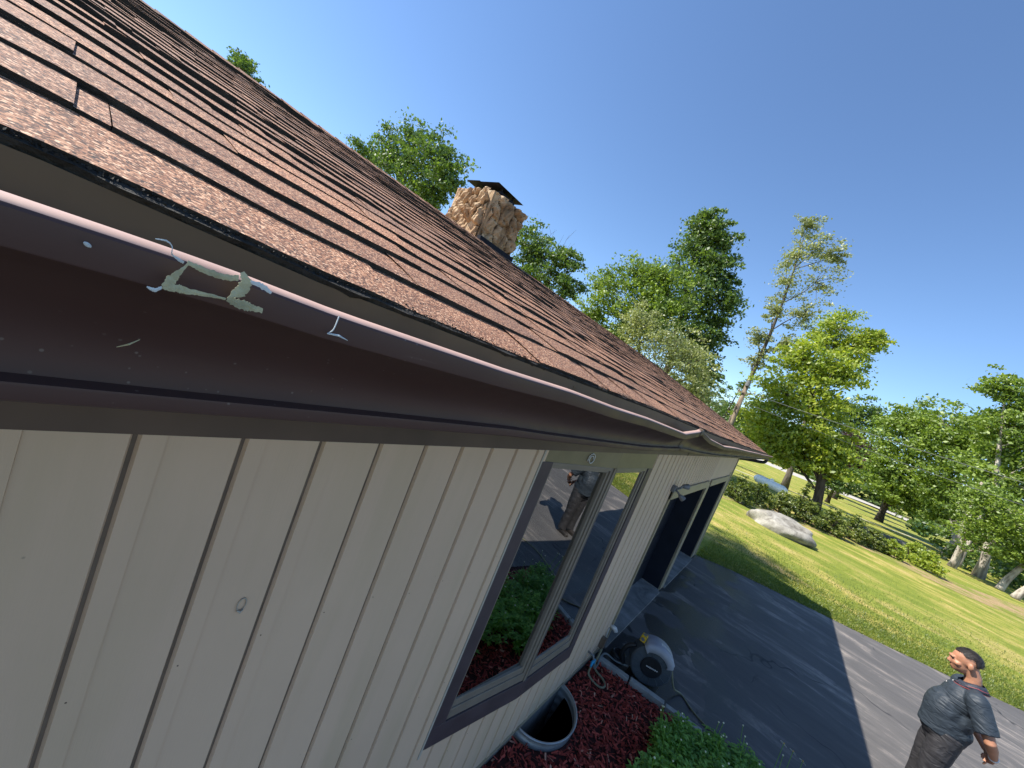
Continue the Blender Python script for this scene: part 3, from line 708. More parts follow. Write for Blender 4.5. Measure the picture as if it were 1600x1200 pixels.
# ------------------------------------------------------------------ scraps on the gutter face
TAPE = {
'top': [([0.0695, 0.352, 3.4603], [0.0698, 0.352, 3.4632]), ([0.08, 0.352, 3.4583], [0.0802, 0.352, 3.4622]), ([0.0919, 0.352, 3.4579], [0.0917, 0.352, 3.4622]), ([0.1009, 0.352, 3.4603], [0.1002, 0.352, 3.4643])],
'ldiag': [([0.0699, 0.352, 3.4612], [0.0708, 0.352, 3.4605]), ([0.0661, 0.352, 3.4545], [0.0683, 0.352, 3.4529]), ([0.0624, 0.352, 3.4486], [0.0665, 0.352, 3.4449]), ([0.0604, 0.352, 3.4417], [0.0619, 0.352, 3.44])],
'bot': [([0.0613, 0.352, 3.4392], [0.0609, 0.352, 3.4425]), ([0.0683, 0.352, 3.4396], [0.0678, 0.352, 3.445]), ([0.0726, 0.352, 3.4399], [0.0723, 0.352, 3.4445]), ([0.0843, 0.352, 3.4421], [0.0841, 0.352, 3.4449]), ([0.0969, 0.352, 3.4437], [0.0968, 0.352, 3.4454])],
'rdiag': [([0.1006, 0.352, 3.4669], [0.1027, 0.352, 3.4688]), ([0.1022, 0.352, 3.4609], [0.1089, 0.352, 3.4625]), ([0.1008, 0.352, 3.4545], [0.1076, 0.352, 3.4509]), ([0.0978, 0.352, 3.4435], [0.1018, 0.352, 3.4471]), ([0.1097, 0.352, 3.44], [0.1101, 0.352, 3.4471]), ([0.1157, 0.352, 3.4411], [0.1154, 0.352, 3.4458]), ([0.1226, 0.352, 3.4417], [0.1223, 0.352, 3.4456])],
'rsm': [([0.1084, 0.352, 3.4616], [0.1085, 0.352, 3.4641]), ([0.1168, 0.352, 3.4602], [0.1175, 0.352, 3.4642]), ([0.1242, 0.352, 3.4584], [0.1247, 0.352, 3.4601])],
'curl': [([0.0682, 0.352, 3.4617], [0.0677, 0.352, 3.4598]), ([0.0636, 0.352, 3.4633], [0.0632, 0.352, 3.4617]), ([0.0605, 0.352, 3.4646], [0.06, 0.352, 3.464]), ([0.0594, 0.352, 3.4693], [0.059, 0.352, 3.4688]), ([0.056, 0.352, 3.4718], [0.0559, 0.352, 3.4707]), ([0.0505, 0.352, 3.4705], [0.0506, 0.352, 3.4699])],
'tail': [([0.0606, 0.352, 3.441], [0.0614, 0.352, 3.4395]), ([0.0576, 0.352, 3.4384], [0.0581, 0.352, 3.4358]), ([0.0539, 0.352, 3.4384], [0.0538, 0.352, 3.4373])]}
tp = MB(); q = np.random.default_rng(5)
for nm, L_ in TAPE.items():
    lo = smooth_curve([a_ for a_, b_ in L_], 9); hi = smooth_curve([b_ for a_, b_ in L_], 9); tp.cur = 1 if nm in ('curl', 'tail', 'rsm') else 0
    F0, F1, Fm, B0, B1 = [], [], [], [], []
    for i, (a_, b_) in enumerate(zip(lo, hi)):
        j1, j2 = q.uniform(-.09, .14, 2); a2 = a_ + (a_ - b_) * j1; b2 = b_ + (b_ - a_) * j2
        yo = -.0006 * abs(math.sin(i * .21)) - (.0035 if nm == 'curl' else 0) * min(1, i / 20)
        F0.append((a2[0], a2[1] + yo, a2[2])); F1.append((b2[0], b2[1] + yo, b2[2])); mdl = (a2 + b2) / 2; Fm.append((mdl[0], mdl[1] + yo - .0003, mdl[2]))
    tp.grid([F0, Fm, F1])
tpo = tp.out('torn_tape', None, slots=[M['tape'], M['tapeb']], fm=tp.fm); tpo.modifiers.new('solid', 'SOLIDIFY').thickness = .0003
tag(tpo, 'torn yellowed strips of peeling tape stuck to the gutter front', 'tape')
tw = MB(); tw.tube(smooth_curve([(0.1849, 0.3545, 3.4579), (0.1832, 0.353, 3.4447), (0.1804, 0.354, 3.44)], 5), [.0006] * 10 + [.0004], 5); tw.tube([(0.1795, 0.3545, 3.4391), (0.1899, 0.3535, 3.4401), (0.2007, 0.3545, 3.4377)], [.0007, .0011, .0003], 5)
tag(tw.out('dry_twig', M['tapeb']), 'small forked dry twig caught on the gutter face', 'twig')
tw = MB(); tw.tube([(0.052, 0.3785, 3.3860), (0.057, 0.3745, 3.3905), (0.0625, 0.3785, 3.3945)], [.0003, .0007, .0003], 5)
tag(tw.out('straw', M['straw']), 'thin dry straw lying on the dark cove of the gutter', 'straw')
lf = MB(); lf.ell((.0243, .3585, H - .0375), (.0021, .0007, .0013), 8, 5, Matrix.Rotation(R(30), 3, 'Y')); tag(lf.out('dried_fleck', M['tapeb']), 'pale grey dried fleck at the near end of the gutter face', 'fleck')

# ------------------------------------------------------------------ window well
ww = MB(); rows = []
for z in np.concatenate([np.linspace(-.9, .10, 44)]):
    rr = .009 * math.sin(z * 62); rows.append([(4.0 + (.45 + rr) * math.cos(t_), 1.015 - (.36 + rr) * math.sin(t_), z) for t_ in np.linspace(math.pi, 0, 40)])
    rows[-1] = [(rows[-1][0][0], 1.04, z)] + rows[-1] + [(rows[-1][-1][0], 1.04, z)]
ww.grid(rows); well = ww.out('window_well', M['galv'], smooth=True); well.modifiers.new('solid', 'SOLIDIFY').thickness = .004
tag(well, 'galvanised half round window well against the wall', 'window well')
s = MB(); s.tube([(4.0 + .452 * math.cos(t_), 1.012 - .362 * math.sin(t_), .105) for t_ in np.linspace(math.pi, 0, 40)], .011, 8); s.out('rim', M['galv'], well, smooth=True)
s = MB(); s.add([(4 + .44 * math.cos(t_), 1.02 - .35 * math.sin(t_), -.88) for t_ in np.linspace(math.pi, 0, 20)], [tuple(range(19, -1, -1))]); s.out('gravel_floor', M['drock'], well)
s = MB(); s.box(3.5, 4.5, 1.0245, 1.03, -.9, .08); s.out('back_wall', M['concrete'], well)

# ------------------------------------------------------------------ edging blocks
p0, p1 = Vector((5.40, .985, 0)), Vector((5.86, -1.28, 0)); q = np.random.default_rng(9); nb = 5
names = ['pale concrete edging block against the house wall', 'pale concrete edging block second from the house wall', 'pale concrete edging block in the middle of the row', 'pale concrete edging block with the hose passing, second from the far end', 'pale concrete edging block farthest from the house']
for i in range(nb):
    a_ = p0.lerp(p1, i / nb + .004); b_ = p0.lerp(p1, (i + 1) / nb - .004); d = (b_ - a_).normalized(); nr = Vector((-d.y, d.x, 0))
    j = Vector((q.uniform(-.006, .006), 0, 0)); s = MB(); a_ += j; b_ += j + Vector((q.uniform(-.008, .008), 0, 0)); h_ = .085 + q.uniform(-.008, .008)
    s.prism([(a_.x - nr.x * .04, a_.y - nr.y * .04), (b_.x - nr.x * .04, b_.y - nr.y * .04), (b_.x + nr.x * .04, b_.y + nr.y * .04), (a_.x + nr.x * .04, a_.y + nr.y * .04)], -.02, h_)
    tag(bevel(s.out('edging_block', M['block']), .008, 3), names[i], 'edging block', 'edging blocks between mulch and driveway')

# ------------------------------------------------------------------ hoses, reel, tape measure
s = MB(); s.tube(smooth_curve([(4.985, WY - .11, .16), (4.97, WY - .12, .08), (4.96, WY - .2, .05), (4.98, WY - .30, .045), (5.06, WY - .33, .045), (5.13, WY - .27, .05), (5.14, WY - .15, .07), (5.2, WY - .10, .10), (5.32, WY - .08, .16), (5.40, WY - .07, .19)], 7), .0125, 8)
tag(s.out('short_hose', M['hose'], smooth=True), 'short olive hose looping from the spigot onto the mulch', 'hose')
s = MB(); s.tube(smooth_curve([(5.08, WY - .11, .16), (5.12, WY - .13, .09), (5.28, WY - .12, .06), (5.36, WY - .10, .11), (5.50, WY - .12, .12), (5.62, WY - .25, .06), (5.66, .62, .10)], 7), .0125, 8)
tag(s.out('leader_hose', M['hoseg'], smooth=True), 'grey hose leading from the spigot over the blocks to the reel', 'hose')
RC = Vector((5.78, .42, .285)); ax = Vector((-.90, -.38, .0)).normalized(); au = Vector((0, 0, 1)); av = au.cross(ax).normalized()   # disc axis, up, side
reel = thing('hose_reel', 'round dark grey hose reel with light grey handle shell on the asphalt', 'hose reel', (RC.x, RC.y, 0))
def disc(mb, rad, d0, d1, n=40, sq=1.0, ch=.02):
    pr = []
    for dd, rr in ((d0, rad - ch), (d0 + ch, rad), (d1 - ch, rad), (d1, rad - ch)): pr.append([RC + ax * dd + (av * math.cos(2 * math.pi * j / n) + au * math.sin(2 * math.pi * j / n) * sq) * rr for j in range(n)])
    V = [v for r in pr for v in r]; F = [(i * n + j, i * n + (j + 1) % n, (i + 1) * n + (j + 1) % n, (i + 1) * n + j) for i in range(3) for j in range(n)]
    mb.add(V, F + [tuple(range(n - 1, -1, -1)), tuple(range(3 * n, 4 * n))]); return mb
rb = disc(MB(), .265, -.13, .10)
for j in range(14):
    t_ = 2 * math.pi * j / 14; a_ = RC + ax * .102 + (av * math.cos(t_) + au * math.sin(t_)) * .15; b_ = RC + ax * .102 + (av * math.cos(t_) + au * math.sin(t_)) * .24
    rb.tube([a_, b_], .006, 5)
rb.out('drum', M['reel'], reel)
disc(MB(), .135, .09, .118, ch=.006).out('hub_cover', M['black'], reel)
tx = MB()   # slanted white lettering and emblem dot on the hub cover
q = np.random.default_rng(3)
for i in range(9):
    u = -.055 + i * .0145; c_ = RC + ax * .1195 + av * -u + au * (0.0); w_ = .0042; h_ = .0105 if i in (0, 5) else .008
    pts_ = [c_ + av * (-w_) + au * -h_, c_ + av * w_ + au * -h_, c_ + av * w_ + au * h_, c_ + av * -w_ + au * h_]; tx.add(pts_, [(0, 1, 2, 3)])
ce = RC + ax * .1195 + av * .076; tx.add([ce + (av * math.cos(a_) + au * math.sin(a_)) * .008 for a_ in np.linspace(0, 2 * math.pi, 12, endpoint=False)], [tuple(range(12))])
tx.out('lettering', M['white'], reel)
# light shell arching over the top toward the hose side
shl = MB(); rows = []
for t_ in np.linspace(R(128), R(26), 26):
    e = 1 if R(32) < t_ < R(122) else .93; wdt = .145
    rows.append([RC + ax * d_ + (av * math.cos(t_) + au * math.sin(t_)) * rr_ * e for d_, rr_ in ((-wdt, .262), (-wdt, .285), (-wdt * .8, .302), (wdt * .6, .302), (wdt * .82, .288), (wdt * .84, .205), (wdt * .80, .203))])
shl.grid(rows); shell = shl.out('handle_shell', M['reeltop'], reel, smooth=True); shell.modifiers.new('solid', 'SOLIDIFY').thickness = .006
lt = MB()
for i in range(8):
    t0_ = R(84 - i * 4.4); t1_ = R(84 - i * 4.4 - 2.9)
    c_ = [RC + ax * d_ + (av * math.cos(t_) + au * math.sin(t_)) * .3065 for t_, d_ in ((t0_, -.015), (t1_, -.015), (t1_, .035 if i % 3 else .045), (t0_, .035))]; lt.add(c_, [(0, 1, 2, 3)])
lt.out('shell_lettering', M['white'], reel)
s = MB(); s.box(RC.x - .16, RC.x + .16, RC.y - .2, RC.y - .13, 0.006, .04); s.box(RC.x - .16, RC.x + .16, RC.y + .13, RC.y + .2, 0.006, .04); split(s, 'foot', M['black'], reel)
s = MB(); b_ = RC - av * -.24 + Vector((0, 0, .0)); s.tube(smooth_curve([RC - av * .24 + au * .12, RC - av * .33 + au * .05, RC - av * .36 + au * -.08, RC - av * .30 + au * -.2], 6), .03, 10); s.out('inlet_hose', M['black'], reel, smooth=True)
tmp = RC + (av * math.cos(R(127)) + au * math.sin(R(127))) * .325 + ax * .02
s = MB(); s.box(tmp.x - .055, tmp.x + .045, tmp.y - .035, tmp.y + .035, tmp.z - .03, tmp.z + .05); tm = bevel(s.out('tape_measure', M['yellow']), .006, 3)
tag(tm, 'yellow tape measure resting on top of the hose reel', 'tape measure')
s = MB(); s.tube([(tmp.x - .057, tmp.y, tmp.z + .012), (tmp.x - .062, tmp.y, tmp.z + .012)], .024, 16); s.tube([(tmp.x, tmp.y, tmp.z + .05), (tmp.x, tmp.y, tmp.z + .054)], .024, 16); split(s, 'side_plate', M['grey'], tm)
hp = RC + (av * math.cos(R(26)) + au * math.sin(R(26))) * .27
s = MB(); s.tube(smooth_curve([tuple(hp), (hp.x + .08, hp.y - .12, .12), (6.12, -.03, .02), (5.98, -.22, .02), (5.92, -.42, .02), (5.93, -.62, .02), (5.98, -.9, .02), (6.05, -1.3, .02), (6.2, -2.0, .02), (6.0, -2.8, .02)], 8), .0115, 8)
tag(s.out('garden_hose', M['hose'], smooth=True), 'olive garden hose running from the reel beside the edging blocks', 'hose')
# dark clutter between wall and reel
s = MB(); q = np.random.default_rng(21)
for lp in range(3):
    c_ = Vector((5.72, .80, .05 + lp * .03)); s.tube([c_ + Vector((.10 * math.cos(t_) + .01 * lp, .085 * math.sin(t_), .006 * math.sin(3 * t_))) for t_ in np.linspace(0, 2 * math.pi, 25)], .017, 8, False)
tag(s.out('coiled_hose', M['black'], smooth=True), 'black coiled hose lying between the wall and the reel', 'hose')

# ------------------------------------------------------------------ plants in the bed
def leafy(n_leaf, cx_, cy_, r_, h_, seed, ll=(.045, .095), upright=.55):
    q = np.random.default_rng(seed); V = []; F = []
    ns = max(6, n_leaf // 14)
    for s_ in range(ns):
        a_ = q.uniform(0, 2 * math.pi); rr = r_ * math.sqrt(q.uniform(0, 1)); tip = Vector((cx_ + rr * math.cos(a_) * 1.0, cy_ + rr * math.sin(a_), h_ * (1.05 - .5 * (rr / r_) ** 2) * q.uniform(.75, 1.1))); base_ = Vector((cx_ + rr * .35 * math.cos(a_), cy_ + rr * .35 * math.sin(a_), 0))
        for k_ in range(n_leaf // ns):
            t_ = q.uniform(.3, 1.0); p = base_.lerp(tip, t_); th_ = q.uniform(0, 2 * math.pi); el = q.uniform(-.2, 1.0) * upright + .1
            d = Vector((math.cos(th_) * math.cos(el), math.sin(th_) * math.cos(el), math.sin(el))); l_ = q.uniform(*ll); sd = d.cross(Vector((0, 0, 1))).normalized() * l_ * q.uniform(.16, .24)
            dr = Vector((0, 0, -l_ * .25)); b = len(V)
            V += [p, p + d * l_ * .5 + sd, p + d * l_ + dr, p + d * l_ * .5 - sd, p + d * l_ * .55 + Vector((0, 0, -l_ * .05))]
            F += [(b, b + 1, b + 4), (b + 1, b + 2, b + 4), (b + 2, b + 3, b + 4), (b + 3, b, b + 4)]
    return V, F
beds = [(5.22, -.22, .20, .30), (4.95, -.12, .22, .30), (5.40, -.50, .22, .32), (5.05, -.48, .24, .34), (4.62, -.22, .24, .32), (5.55, -.82, .22, .33), (5.2, -.82, .25, .36), (4.72, -.58, .26, .36), (4.30, -.12, .22, .28), (4.35, -.50, .26, .36),
        (5.45, -1.12, .24, .36), (4.95, -1.0, .26, .36), (3.9, -.45, .28, .4), (4.4, -.95, .28, .4), (3.3, -.95, .30, .40), (3.4, -.40, .28, .40), (2.8, -.55, .30, .42)]
where = ['tip of the plant clump nearest the edging blocks', 'beside the mulch edge of the clump', 'touching the edging blocks', 'in the middle of the plant clump', 'on the left mulch side of the clump', 'leaning over the blocks near the photo bottom', 'behind the white daisies', 'low in the middle at the photo bottom', 'at the left foot of the clump', 'at the bottom left of the clump',
         'next to the hose at the photo bottom', 'at the photo bottom centre of the bed', 'near the window well side of the bed', 'below the picture edge in the bed', 'in the bed in front of the window', 'outer side of the bed in front of the window', 'in the bed before the left pane', 'nearest the ladder side in the bed']
for i, (x, y, r_, h_) in enumerate(beds):
    V, F = leafy(760, x, y, r_ * 1.15, h_, 40 + i); pl = obj('bed_plant', V, F, M['L_bed'], loc=(x, y, 0))
    tag(pl, 'leafy green perennial ' + where[i], 'plant', 'green perennials in the mulch bed')
    q = np.random.default_rng(90 + i); st = MB(); bd = MB()
    for k_ in range(3):
        a_ = q.uniform(0, 6.28); rr = q.uniform(.3, 1) * r_; tpz = h_ + q.uniform(.06, .18); tpp = (x + rr * math.cos(a_), y + rr * math.sin(a_), tpz); st.tube([(x + rr * .6 * math.cos(a_), y + rr * .6 * math.sin(a_), h_ * .6), tpp], .0025, 4, False); bd.ell(tpp, (.009, .009, .008), 8, 5)
    split(st, 'stem', M['L_bed'], pl); split(bd, 'bud', M['bud'], pl)
for i, (x, y, z, lb) in enumerate([(5.88, -1.06, .5, 'white daisy on a thin stem, leftmost of three over the asphalt'), (5.87, -1.15, .5, 'white daisy on a thin stem, middle of three over the asphalt'), (5.83, -1.24, .5, 'white daisy on a thin stem, lowest of three over the asphalt')]):
    d = thing('daisy', lb, 'flower', (x - .12, y, 0), 'daisies leaning over the driveway')
    s = MB(); s.tube(smooth_curve([(x - .14, y - .02, 0.01), (x - .11, y, .25), (x, y, z)], 5), .003, 5, False); s.out('stem', M['L_bed'], d)
    s = MB(); axd = Vector((.5, -.3, .75)).normalized(); u_ = axd.cross(Vector((0, 1, 0))).normalized(); v_ = axd.cross(u_)
    for k_ in range(12):
        t_ = 2 * math.pi * k_ / 12; dd = u_ * math.cos(t_) + v_ * math.sin(t_); sd = axd.cross(dd) * .008; c_ = Vector((x, y, z)); s.add([c_, c_ + dd * .022 + sd, c_ + dd * .04 + axd * -.006, c_ + dd * .022 - sd], [(0, 1, 2, 3)])
    s.out('petals', M['petal'], d); s = MB(); s.ell((x, y, z + .004), (.009, .009, .006), 8, 5); s.out('flower_centre', M['yellow'], d)

# ------------------------------------------------------------------ boulder, shrubs
def rocky(name, c, r, seed, mat, amp=.16, n=72, mrows=44):
    q = np.random.default_rng(seed); V = []; F = []; dirs = q.normal(size=(22, 3)); dirs /= np.linalg.norm(dirs, axis=1)[:, None]; cut = q.uniform(.80, 1.0, 22); cut[:3] = .74
    ph = q.uniform(0, 6.28, (7, 3)); fr = q.uniform(1.5, 7, (7, 3))
    for i in range(mrows + 1):
        p = math.pi * i / mrows
        for j in range(n):
            t_ = 2 * math.pi * j / n; d = np.array([math.sin(p) * math.cos(t_), math.sin(p) * math.sin(t_), math.cos(p)])
            dd = dirs @ d; rr = min(1.0, np.min(np.where(dd > .15, cut / np.maximum(dd, .15), 9)))
            rr += amp * .18 * sum(math.sin(fr[k_] @ d + ph[k_, 0]) / (1 + k_ * .5) for k_ in range(7)) * .5
            V.append((c[0] + d[0] * rr * r[0], c[1] + d[1] * rr * r[1], c[2] + d[2] * rr * r[2]))
    for i in range(mrows):
        for j in range(n): k_ = (j + 1) % n; F.append((i * n + j, (i + 1) * n + j, (i + 1) * n + k_, i * n + k_))
    return obj(name, V, F, mat, loc=(c[0], c[1], 0))
tag(rocky('boulder', (24.15, -.85, .12), (1.10, 1.45, .78), 4, M['rock'], amp=.5), 'large pale grey boulder lying on the lawn before the shrubs', 'boulder')

def quads(P, s, q, elong=1.0, flat=0.0):
    """random leaf quads at points P with half sizes s"""
    n = len(P); u = q.normal(size=(n, 3)); u[:, 2] *= (1 - flat); u /= np.linalg.norm(u, axis=1)[:, None]; v = q.normal(size=(n, 3)); v -= (v * u).sum(1)[:, None] * u; v /= np.linalg.norm(v, axis=1)[:, None]
    V = np.zeros((n, 4, 3)); s = s[:, None]
    V[:, 0] = P - u * s * elong; V[:, 1] = P + v * s * .55; V[:, 2] = P + u * s * elong; V[:, 3] = P - v * s * .55
    return V
def foliage(lobes, q, nsub, nleaf, size, shell=.55, droop=0.0, squash=.8):
    out = []; subs = []
    for (x, y, z, r_) in lobes:
        for _ in range(nsub):
            d = q.normal(size=3); d /= np.linalg.norm(d); rr = r_ * q.uniform(shell, 1.12) * (1 + .2 * q.normal())
            c = np.array([x, y, z]) + d * rr * np.array([1, 1, squash + .2]); subs.append((c, (x, y, z)))
            sr = r_ * q.uniform(.13, .30); nl = max(6, int(nleaf * q.uniform(.5, 1.4))); pp = q.normal(size=(nl, 3)) * sr * np.array([1, 1, .40]); pp[:, 2] -= droop * np.abs(q.normal(size=nl)) * sr
            out.append(c + pp)
    P = np.vstack(out); s = size * q.uniform(.55, 1.35, len(P)); return quads(P, s, q), subs

def tree(name, lobes, base, tr, leaf, bark, label, seed, nsub=22, nleaf=26, size=.16, cat='tree', group=None, limbs=True, shell=.5, droop=0.0, squash=.8, split=None, lean=None):
    q = np.random.default_rng(seed); bx, by = base[0], base[1]
    root = thing(name, label, cat, (bx, by, 0), group)
    V, subs = foliage(lobes, q, nsub, nleaf, size, shell, droop, squash); n = len(V)
    obj('crown', V, np.arange(n * 4).reshape(n, 4), M[leaf], root)
    L_ = sorted(lobes, key=lambda l_: l_[2]); top = L_[-1]; tz = top[2]
    def trunk_at(f):
        z = tz * f; tx_, ty_ = (top[0], top[1]); w_ = f ** 1.5; wob = .012 * tz
        return Vector((bx + (tx_ - bx) * w_ + wob * math.sin(f * 7 + seed), by + (ty_ - by) * w_ + wob * math.sin(f * 5 + seed * 2), z))
    t = MB(); pts = [trunk_at(f) for f in np.linspace(0, .97, 12)]; rd = [tr * (1.35 if i == 0 else 1) * (1 - .93 * (i / 11)) ** .8 for i in range(12)]
    pts[0].z = -.1; t.tube(pts, rd, 10)
    if limbs:
        for (x, y, z, r_) in lobes:
            st_ = trunk_at(min(.9, max(.12, (z - r_ * 1.6) / tz))); e = Vector((x, y, z)); mid = st_.lerp(e, .5) + Vector((q.normal() * r_ * .15, q.normal() * r_ * .15, r_ * .15)); b_ = tr * .42 * (1 - .6 * z / max(tz, 1))
            t.tube(smooth_curve([st_, mid, e], 4), [b_ * (1 - .08 * i) for i in range(9)], 6, False)
        for (c, o_) in subs[::3]:
            a_ = Vector(o_); c = Vector(c); t.tube([a_, a_.lerp(c, .5) + Vector((0, 0, .1)), c], [tr * .11, tr * .07, tr * .03], 4, False)
    t.out('trunk', M[bark], root, smooth=True)
    return root

T = {}
T['T1'] = [(8.0, 42.2, 16.2, 1.0), (8.0, 40.4, 15.2, .9), (8.0, 43.0, 14.6, 1.2)]
T['T2'] = [(20.0, 43.5, 17.0, 1.7), (20.0, 39.6, 17.5, 1.9), (20.0, 35.6, 17.8, 2.0), (20.0, 30.9, 16.4, 1.9), (20.0, 33.3, 14.8, 2.4), (20.0, 28.9, 14.4, 1.7), (20.0, 37.4, 15.6, 2.1), (20.0, 30.6, 13.0, 1.4)]
T['T3'] = [(24.0, 22.1, 12.3, 1.4), (24.0, 20.2, 11.5, 1.2), (24.0, 18.1, 9.3, 1.3), (24.0, 17.3, 11.2, 1.0), (24.0, 16.6, 9.3, 1.1), (24.0, 20.3, 9.9, 1.5)]
T['T4'] = [(30.0, 16.6, 11.6, 2.0), (30.0, 14.2, 13.0, 1.7), (30.0, 17.0, 8.9, 1.6), (30.0, 14.2, 10.2, 2.1), (30.0, 12.3, 11.2, 1.9), (30.0, 14.3, 7.9, 1.9), (30.0, 12.4, 13.0, 1.7), (30.0, 11.3, 11.4, 1.6), (30.0, 11.0, 9.6, 1.7)]
T['T5'] = [(36.0, 12.9, 20.4, 1.3), (36.0, 11.3, 19.2, 1.4), (36.0, 12.9, 17.8, 1.9), (36.0, 10.3, 16.7, 1.7), (36.0, 12.1, 15.2, 2.4), (36.0, 9.4, 13.9, 1.8), (36.0, 11.3, 12.3, 2.1), (36.0, 8.8, 11.1, 1.7), (36.0, 9.6, 9.1, 1.8), (36.0, 7.8, 7.3, 1.3)]
T['T6'] = [(26.0, 10.3, 7.0, 1.8), (26.0, 8.3, 7.8, 1.6), (26.0, 6.8, 6.7, 1.5), (26.0, 8.4, 5.7, 1.9), (26.0, 5.8, 5.1, 1.2), (26.0, 11.0, 8.6, 1.1)]
T['T7'] = [(46.0, 6.9, 26.1, 1.1), (46.0, 5.2, 24.1, 1.5), (46.0, 6.9, 22.9, 1.5), (46.0, 3.6, 23.3, 1.1), (46.0, 6.6, 20.2, 1.5), (46.0, 4.2, 20.6, 1.7), (46.0, 6.3, 16.9, 1.3), (46.0, 3.9, 17.4, 1.5), (46.0, 6.6, 14.1, 1.2), (46.0, 6.0, 11.8, 1.2), (46.0, 4.3, 14.0, 1.1)]
T['T8'] = [(44.0, 2.3, 12.7, 2.1), (44.0, -0.0, 12.2, 1.7), (44.0, 2.7, 9.3, 2.2), (44.0, -0.1, 9.4, 2.2), (44.0, 3.4, 6.4, 2.1), (44.0, 0.7, 6.2, 2.4), (44.0, -1.8, 6.1, 1.8), (44.0, 1.8, 4.3, 1.8), (44.0, -0.8, 4.2, 1.6), (44.0, -3.0, 4.4, 1.2)]
T['T8b'] = [(58.0, 1.3, 20.3, 2.2), (58.0, -0.9, 18.5, 1.9), (58.0, 1.9, 18.5, 2.1), (58.0, -1.1, 16.2, 2.1), (58, -2.5, 19.2, 1.3)]
T['T9'] = [(110.0, -4.2, 16.9, 3.4), (110.0, -7.7, 18.0, 3.6), (110.0, -11.0, 17.6, 3.5), (110.0, -7.6, 13.9, 3.6), (110.0, -2.4, 13.8, 2.9), (110, -5, 9, 4), (110, -10, 10, 4)]
T['T10'] = [(90.0, -6.8, 10.4, 2.3), (90.0, -8.8, 9.6, 2.0), (90.0, -7.1, 6.9, 1.8), (90.0, -9.2, 7.3, 2.0)]
T['T11'] = [(62.0, -4.5, 2.7, 1.5), (62.0, -5.3, 3.6, 1.5), (62.0, -3.6, 3.5, 1.2)]
T['T12'] = [(75.0, -9.2, 13.4, 2.8), (75.0, -11.3, 14.8, 2.8), (75.0, -11.9, 11.3, 3.3), (75.0, -9.6, 9.2, 2.9), (75.0, -10.4, 6.0, 2.4), (75.0, -12.6, 7.3, 3.3), (75.0, -12.2, 4.6, 1.9), (75.0, -14.2, 4.9, 1.9)]
T['T13'] = [(70.0, -12.7, 14.6, 2.7), (70.0, -14.7, 15.1, 2.4), (70.0, -14.8, 11.7, 3.1), (70.0, -13.4, 9.2, 3.0), (70.0, -16.4, 8.3, 3.0), (70.0, -15.1, 5.8, 2.5), (70.0, -16.4, 3.6, 1.7), (70, -13.6, 12.6, 2.8), (70, -17.2, 12.4, 2.8), (70, -17.0, 15.6, 2.0)]
T['T14'] = [(56.0, -12.4, 17.3, 1.6), (56.0, -13.9, 15.7, 1.9), (56.0, -13.2, 13.7, 2.0), (56.0, -14.8, 12.2, 2.2), (56.0, -14.0, 9.8, 2.2), (56.0, -16.1, 9.0, 2.1), (56, -17.0, 12.5, 2.4), (56, -17.8, 15.5, 2.4)]
T['T15'] = [(50.0, -12.7, 4.1, 1.6), (50.0, -13.5, 5.6, 1.7), (50.0, -14.8, 5.2, 1.7), (50.0, -14.4, 3.6, 1.5), (50.0, -16.3, 3.6, 1.3), (50.0, -12.7, 6.3, 1.3), (50, -16.5, 5.6, 1.5)]
T['T16'] = [(60.0, 7.7, 7.1, 1.5), (60.0, 10.1, 9.0, 1.1), (60.0, 8.1, 10.2, .9), (60.0, 9.4, 6.3, 1.8)]
tree('maple_tree', T['T1'], (8, 42), .25, 'L_deep', 'barkd', 'small green treetop peeping above the roof at upper left', 1, 34, 40, .12, cat='tree')
tree('maple_tree', T['T2'], (20, 35), .34, 'L_deep', 'barkd', 'broad rounded green maple rising behind the chimney', 2, 40, 58, 0.15, shell=.3, squash=.75)
tree('maple_tree', T['T3'], (24, 19.5), .28, 'L_deep', 'barkd', 'dark green tree just right of the chimney with two tops', 3, 40, 54, 0.116)
tree('locust_tree', T['T4'], (30, 14.5), .28, 'L_mid', 'bark', 'loose light green tree left of the tall dark tree', 4, 46, 54, 0.125, shell=.25)
tree('spruce_like_maple', T['T5'], (36, 10.8), .38, 'L_deep', 'barkd', 'tall dark green tree with ragged edge, tallest of the middle group', 5, 46, 60, 0.15, shell=.4)
tree('olive_tree', T['T6'], (26, 8.5), .25, 'L_pale', 'bark', 'pale grey green fluffy tree low behind the roof slope', 6, 54, 54, 0.082, shell=.3)
tree('poplar_tree', T['T7'], (46, 5.6), .27, 'L_pale', 'bark', 'tall thin sparse poplar with its forked trunk showing', 7, 30, 40, 0.115, shell=.1, squash=.9)
tree('maple_tree', T['T8'], (44, -3.04), .40, 'L_bright', 'barkd', 'bright yellow green maple in the sun behind the utility pole', 8, 50, 64, 0.16, shell=.4, squash=.7)
tree('maple_tree', T['T8b'], (58, -.5), .36, 'L_bright', 'bark', 'mid green tree top rising behind the bright maple', 9, 40, 50, 0.17, shell=.35)
tree('oak_tree', T['T9'], (110, -7), .6, 'L_deep', 'barkd', 'distant dark rounded oak at the horizon', 10, 35, 48, 0.286)
tree('copper_beech', T['T10'], (90, -8), .4, 'L_purple', 'barkd', 'dark purple leaved beech between green trees', 11, 35, 48, 0.19)
tree('small_tree', T['T11'], (68.4, -5.6), .28, 'L_deep', 'barkd', 'small dark tree beside the trunk of the bright maple', 12, 32, 41, 0.15)
tree('maple_tree', T['T12'], (78, -12.5), .42, 'L_mid', 'barkd', 'round green maple with short dark trunk beside the road', 13, 40, 54, 0.218, squash=.75)
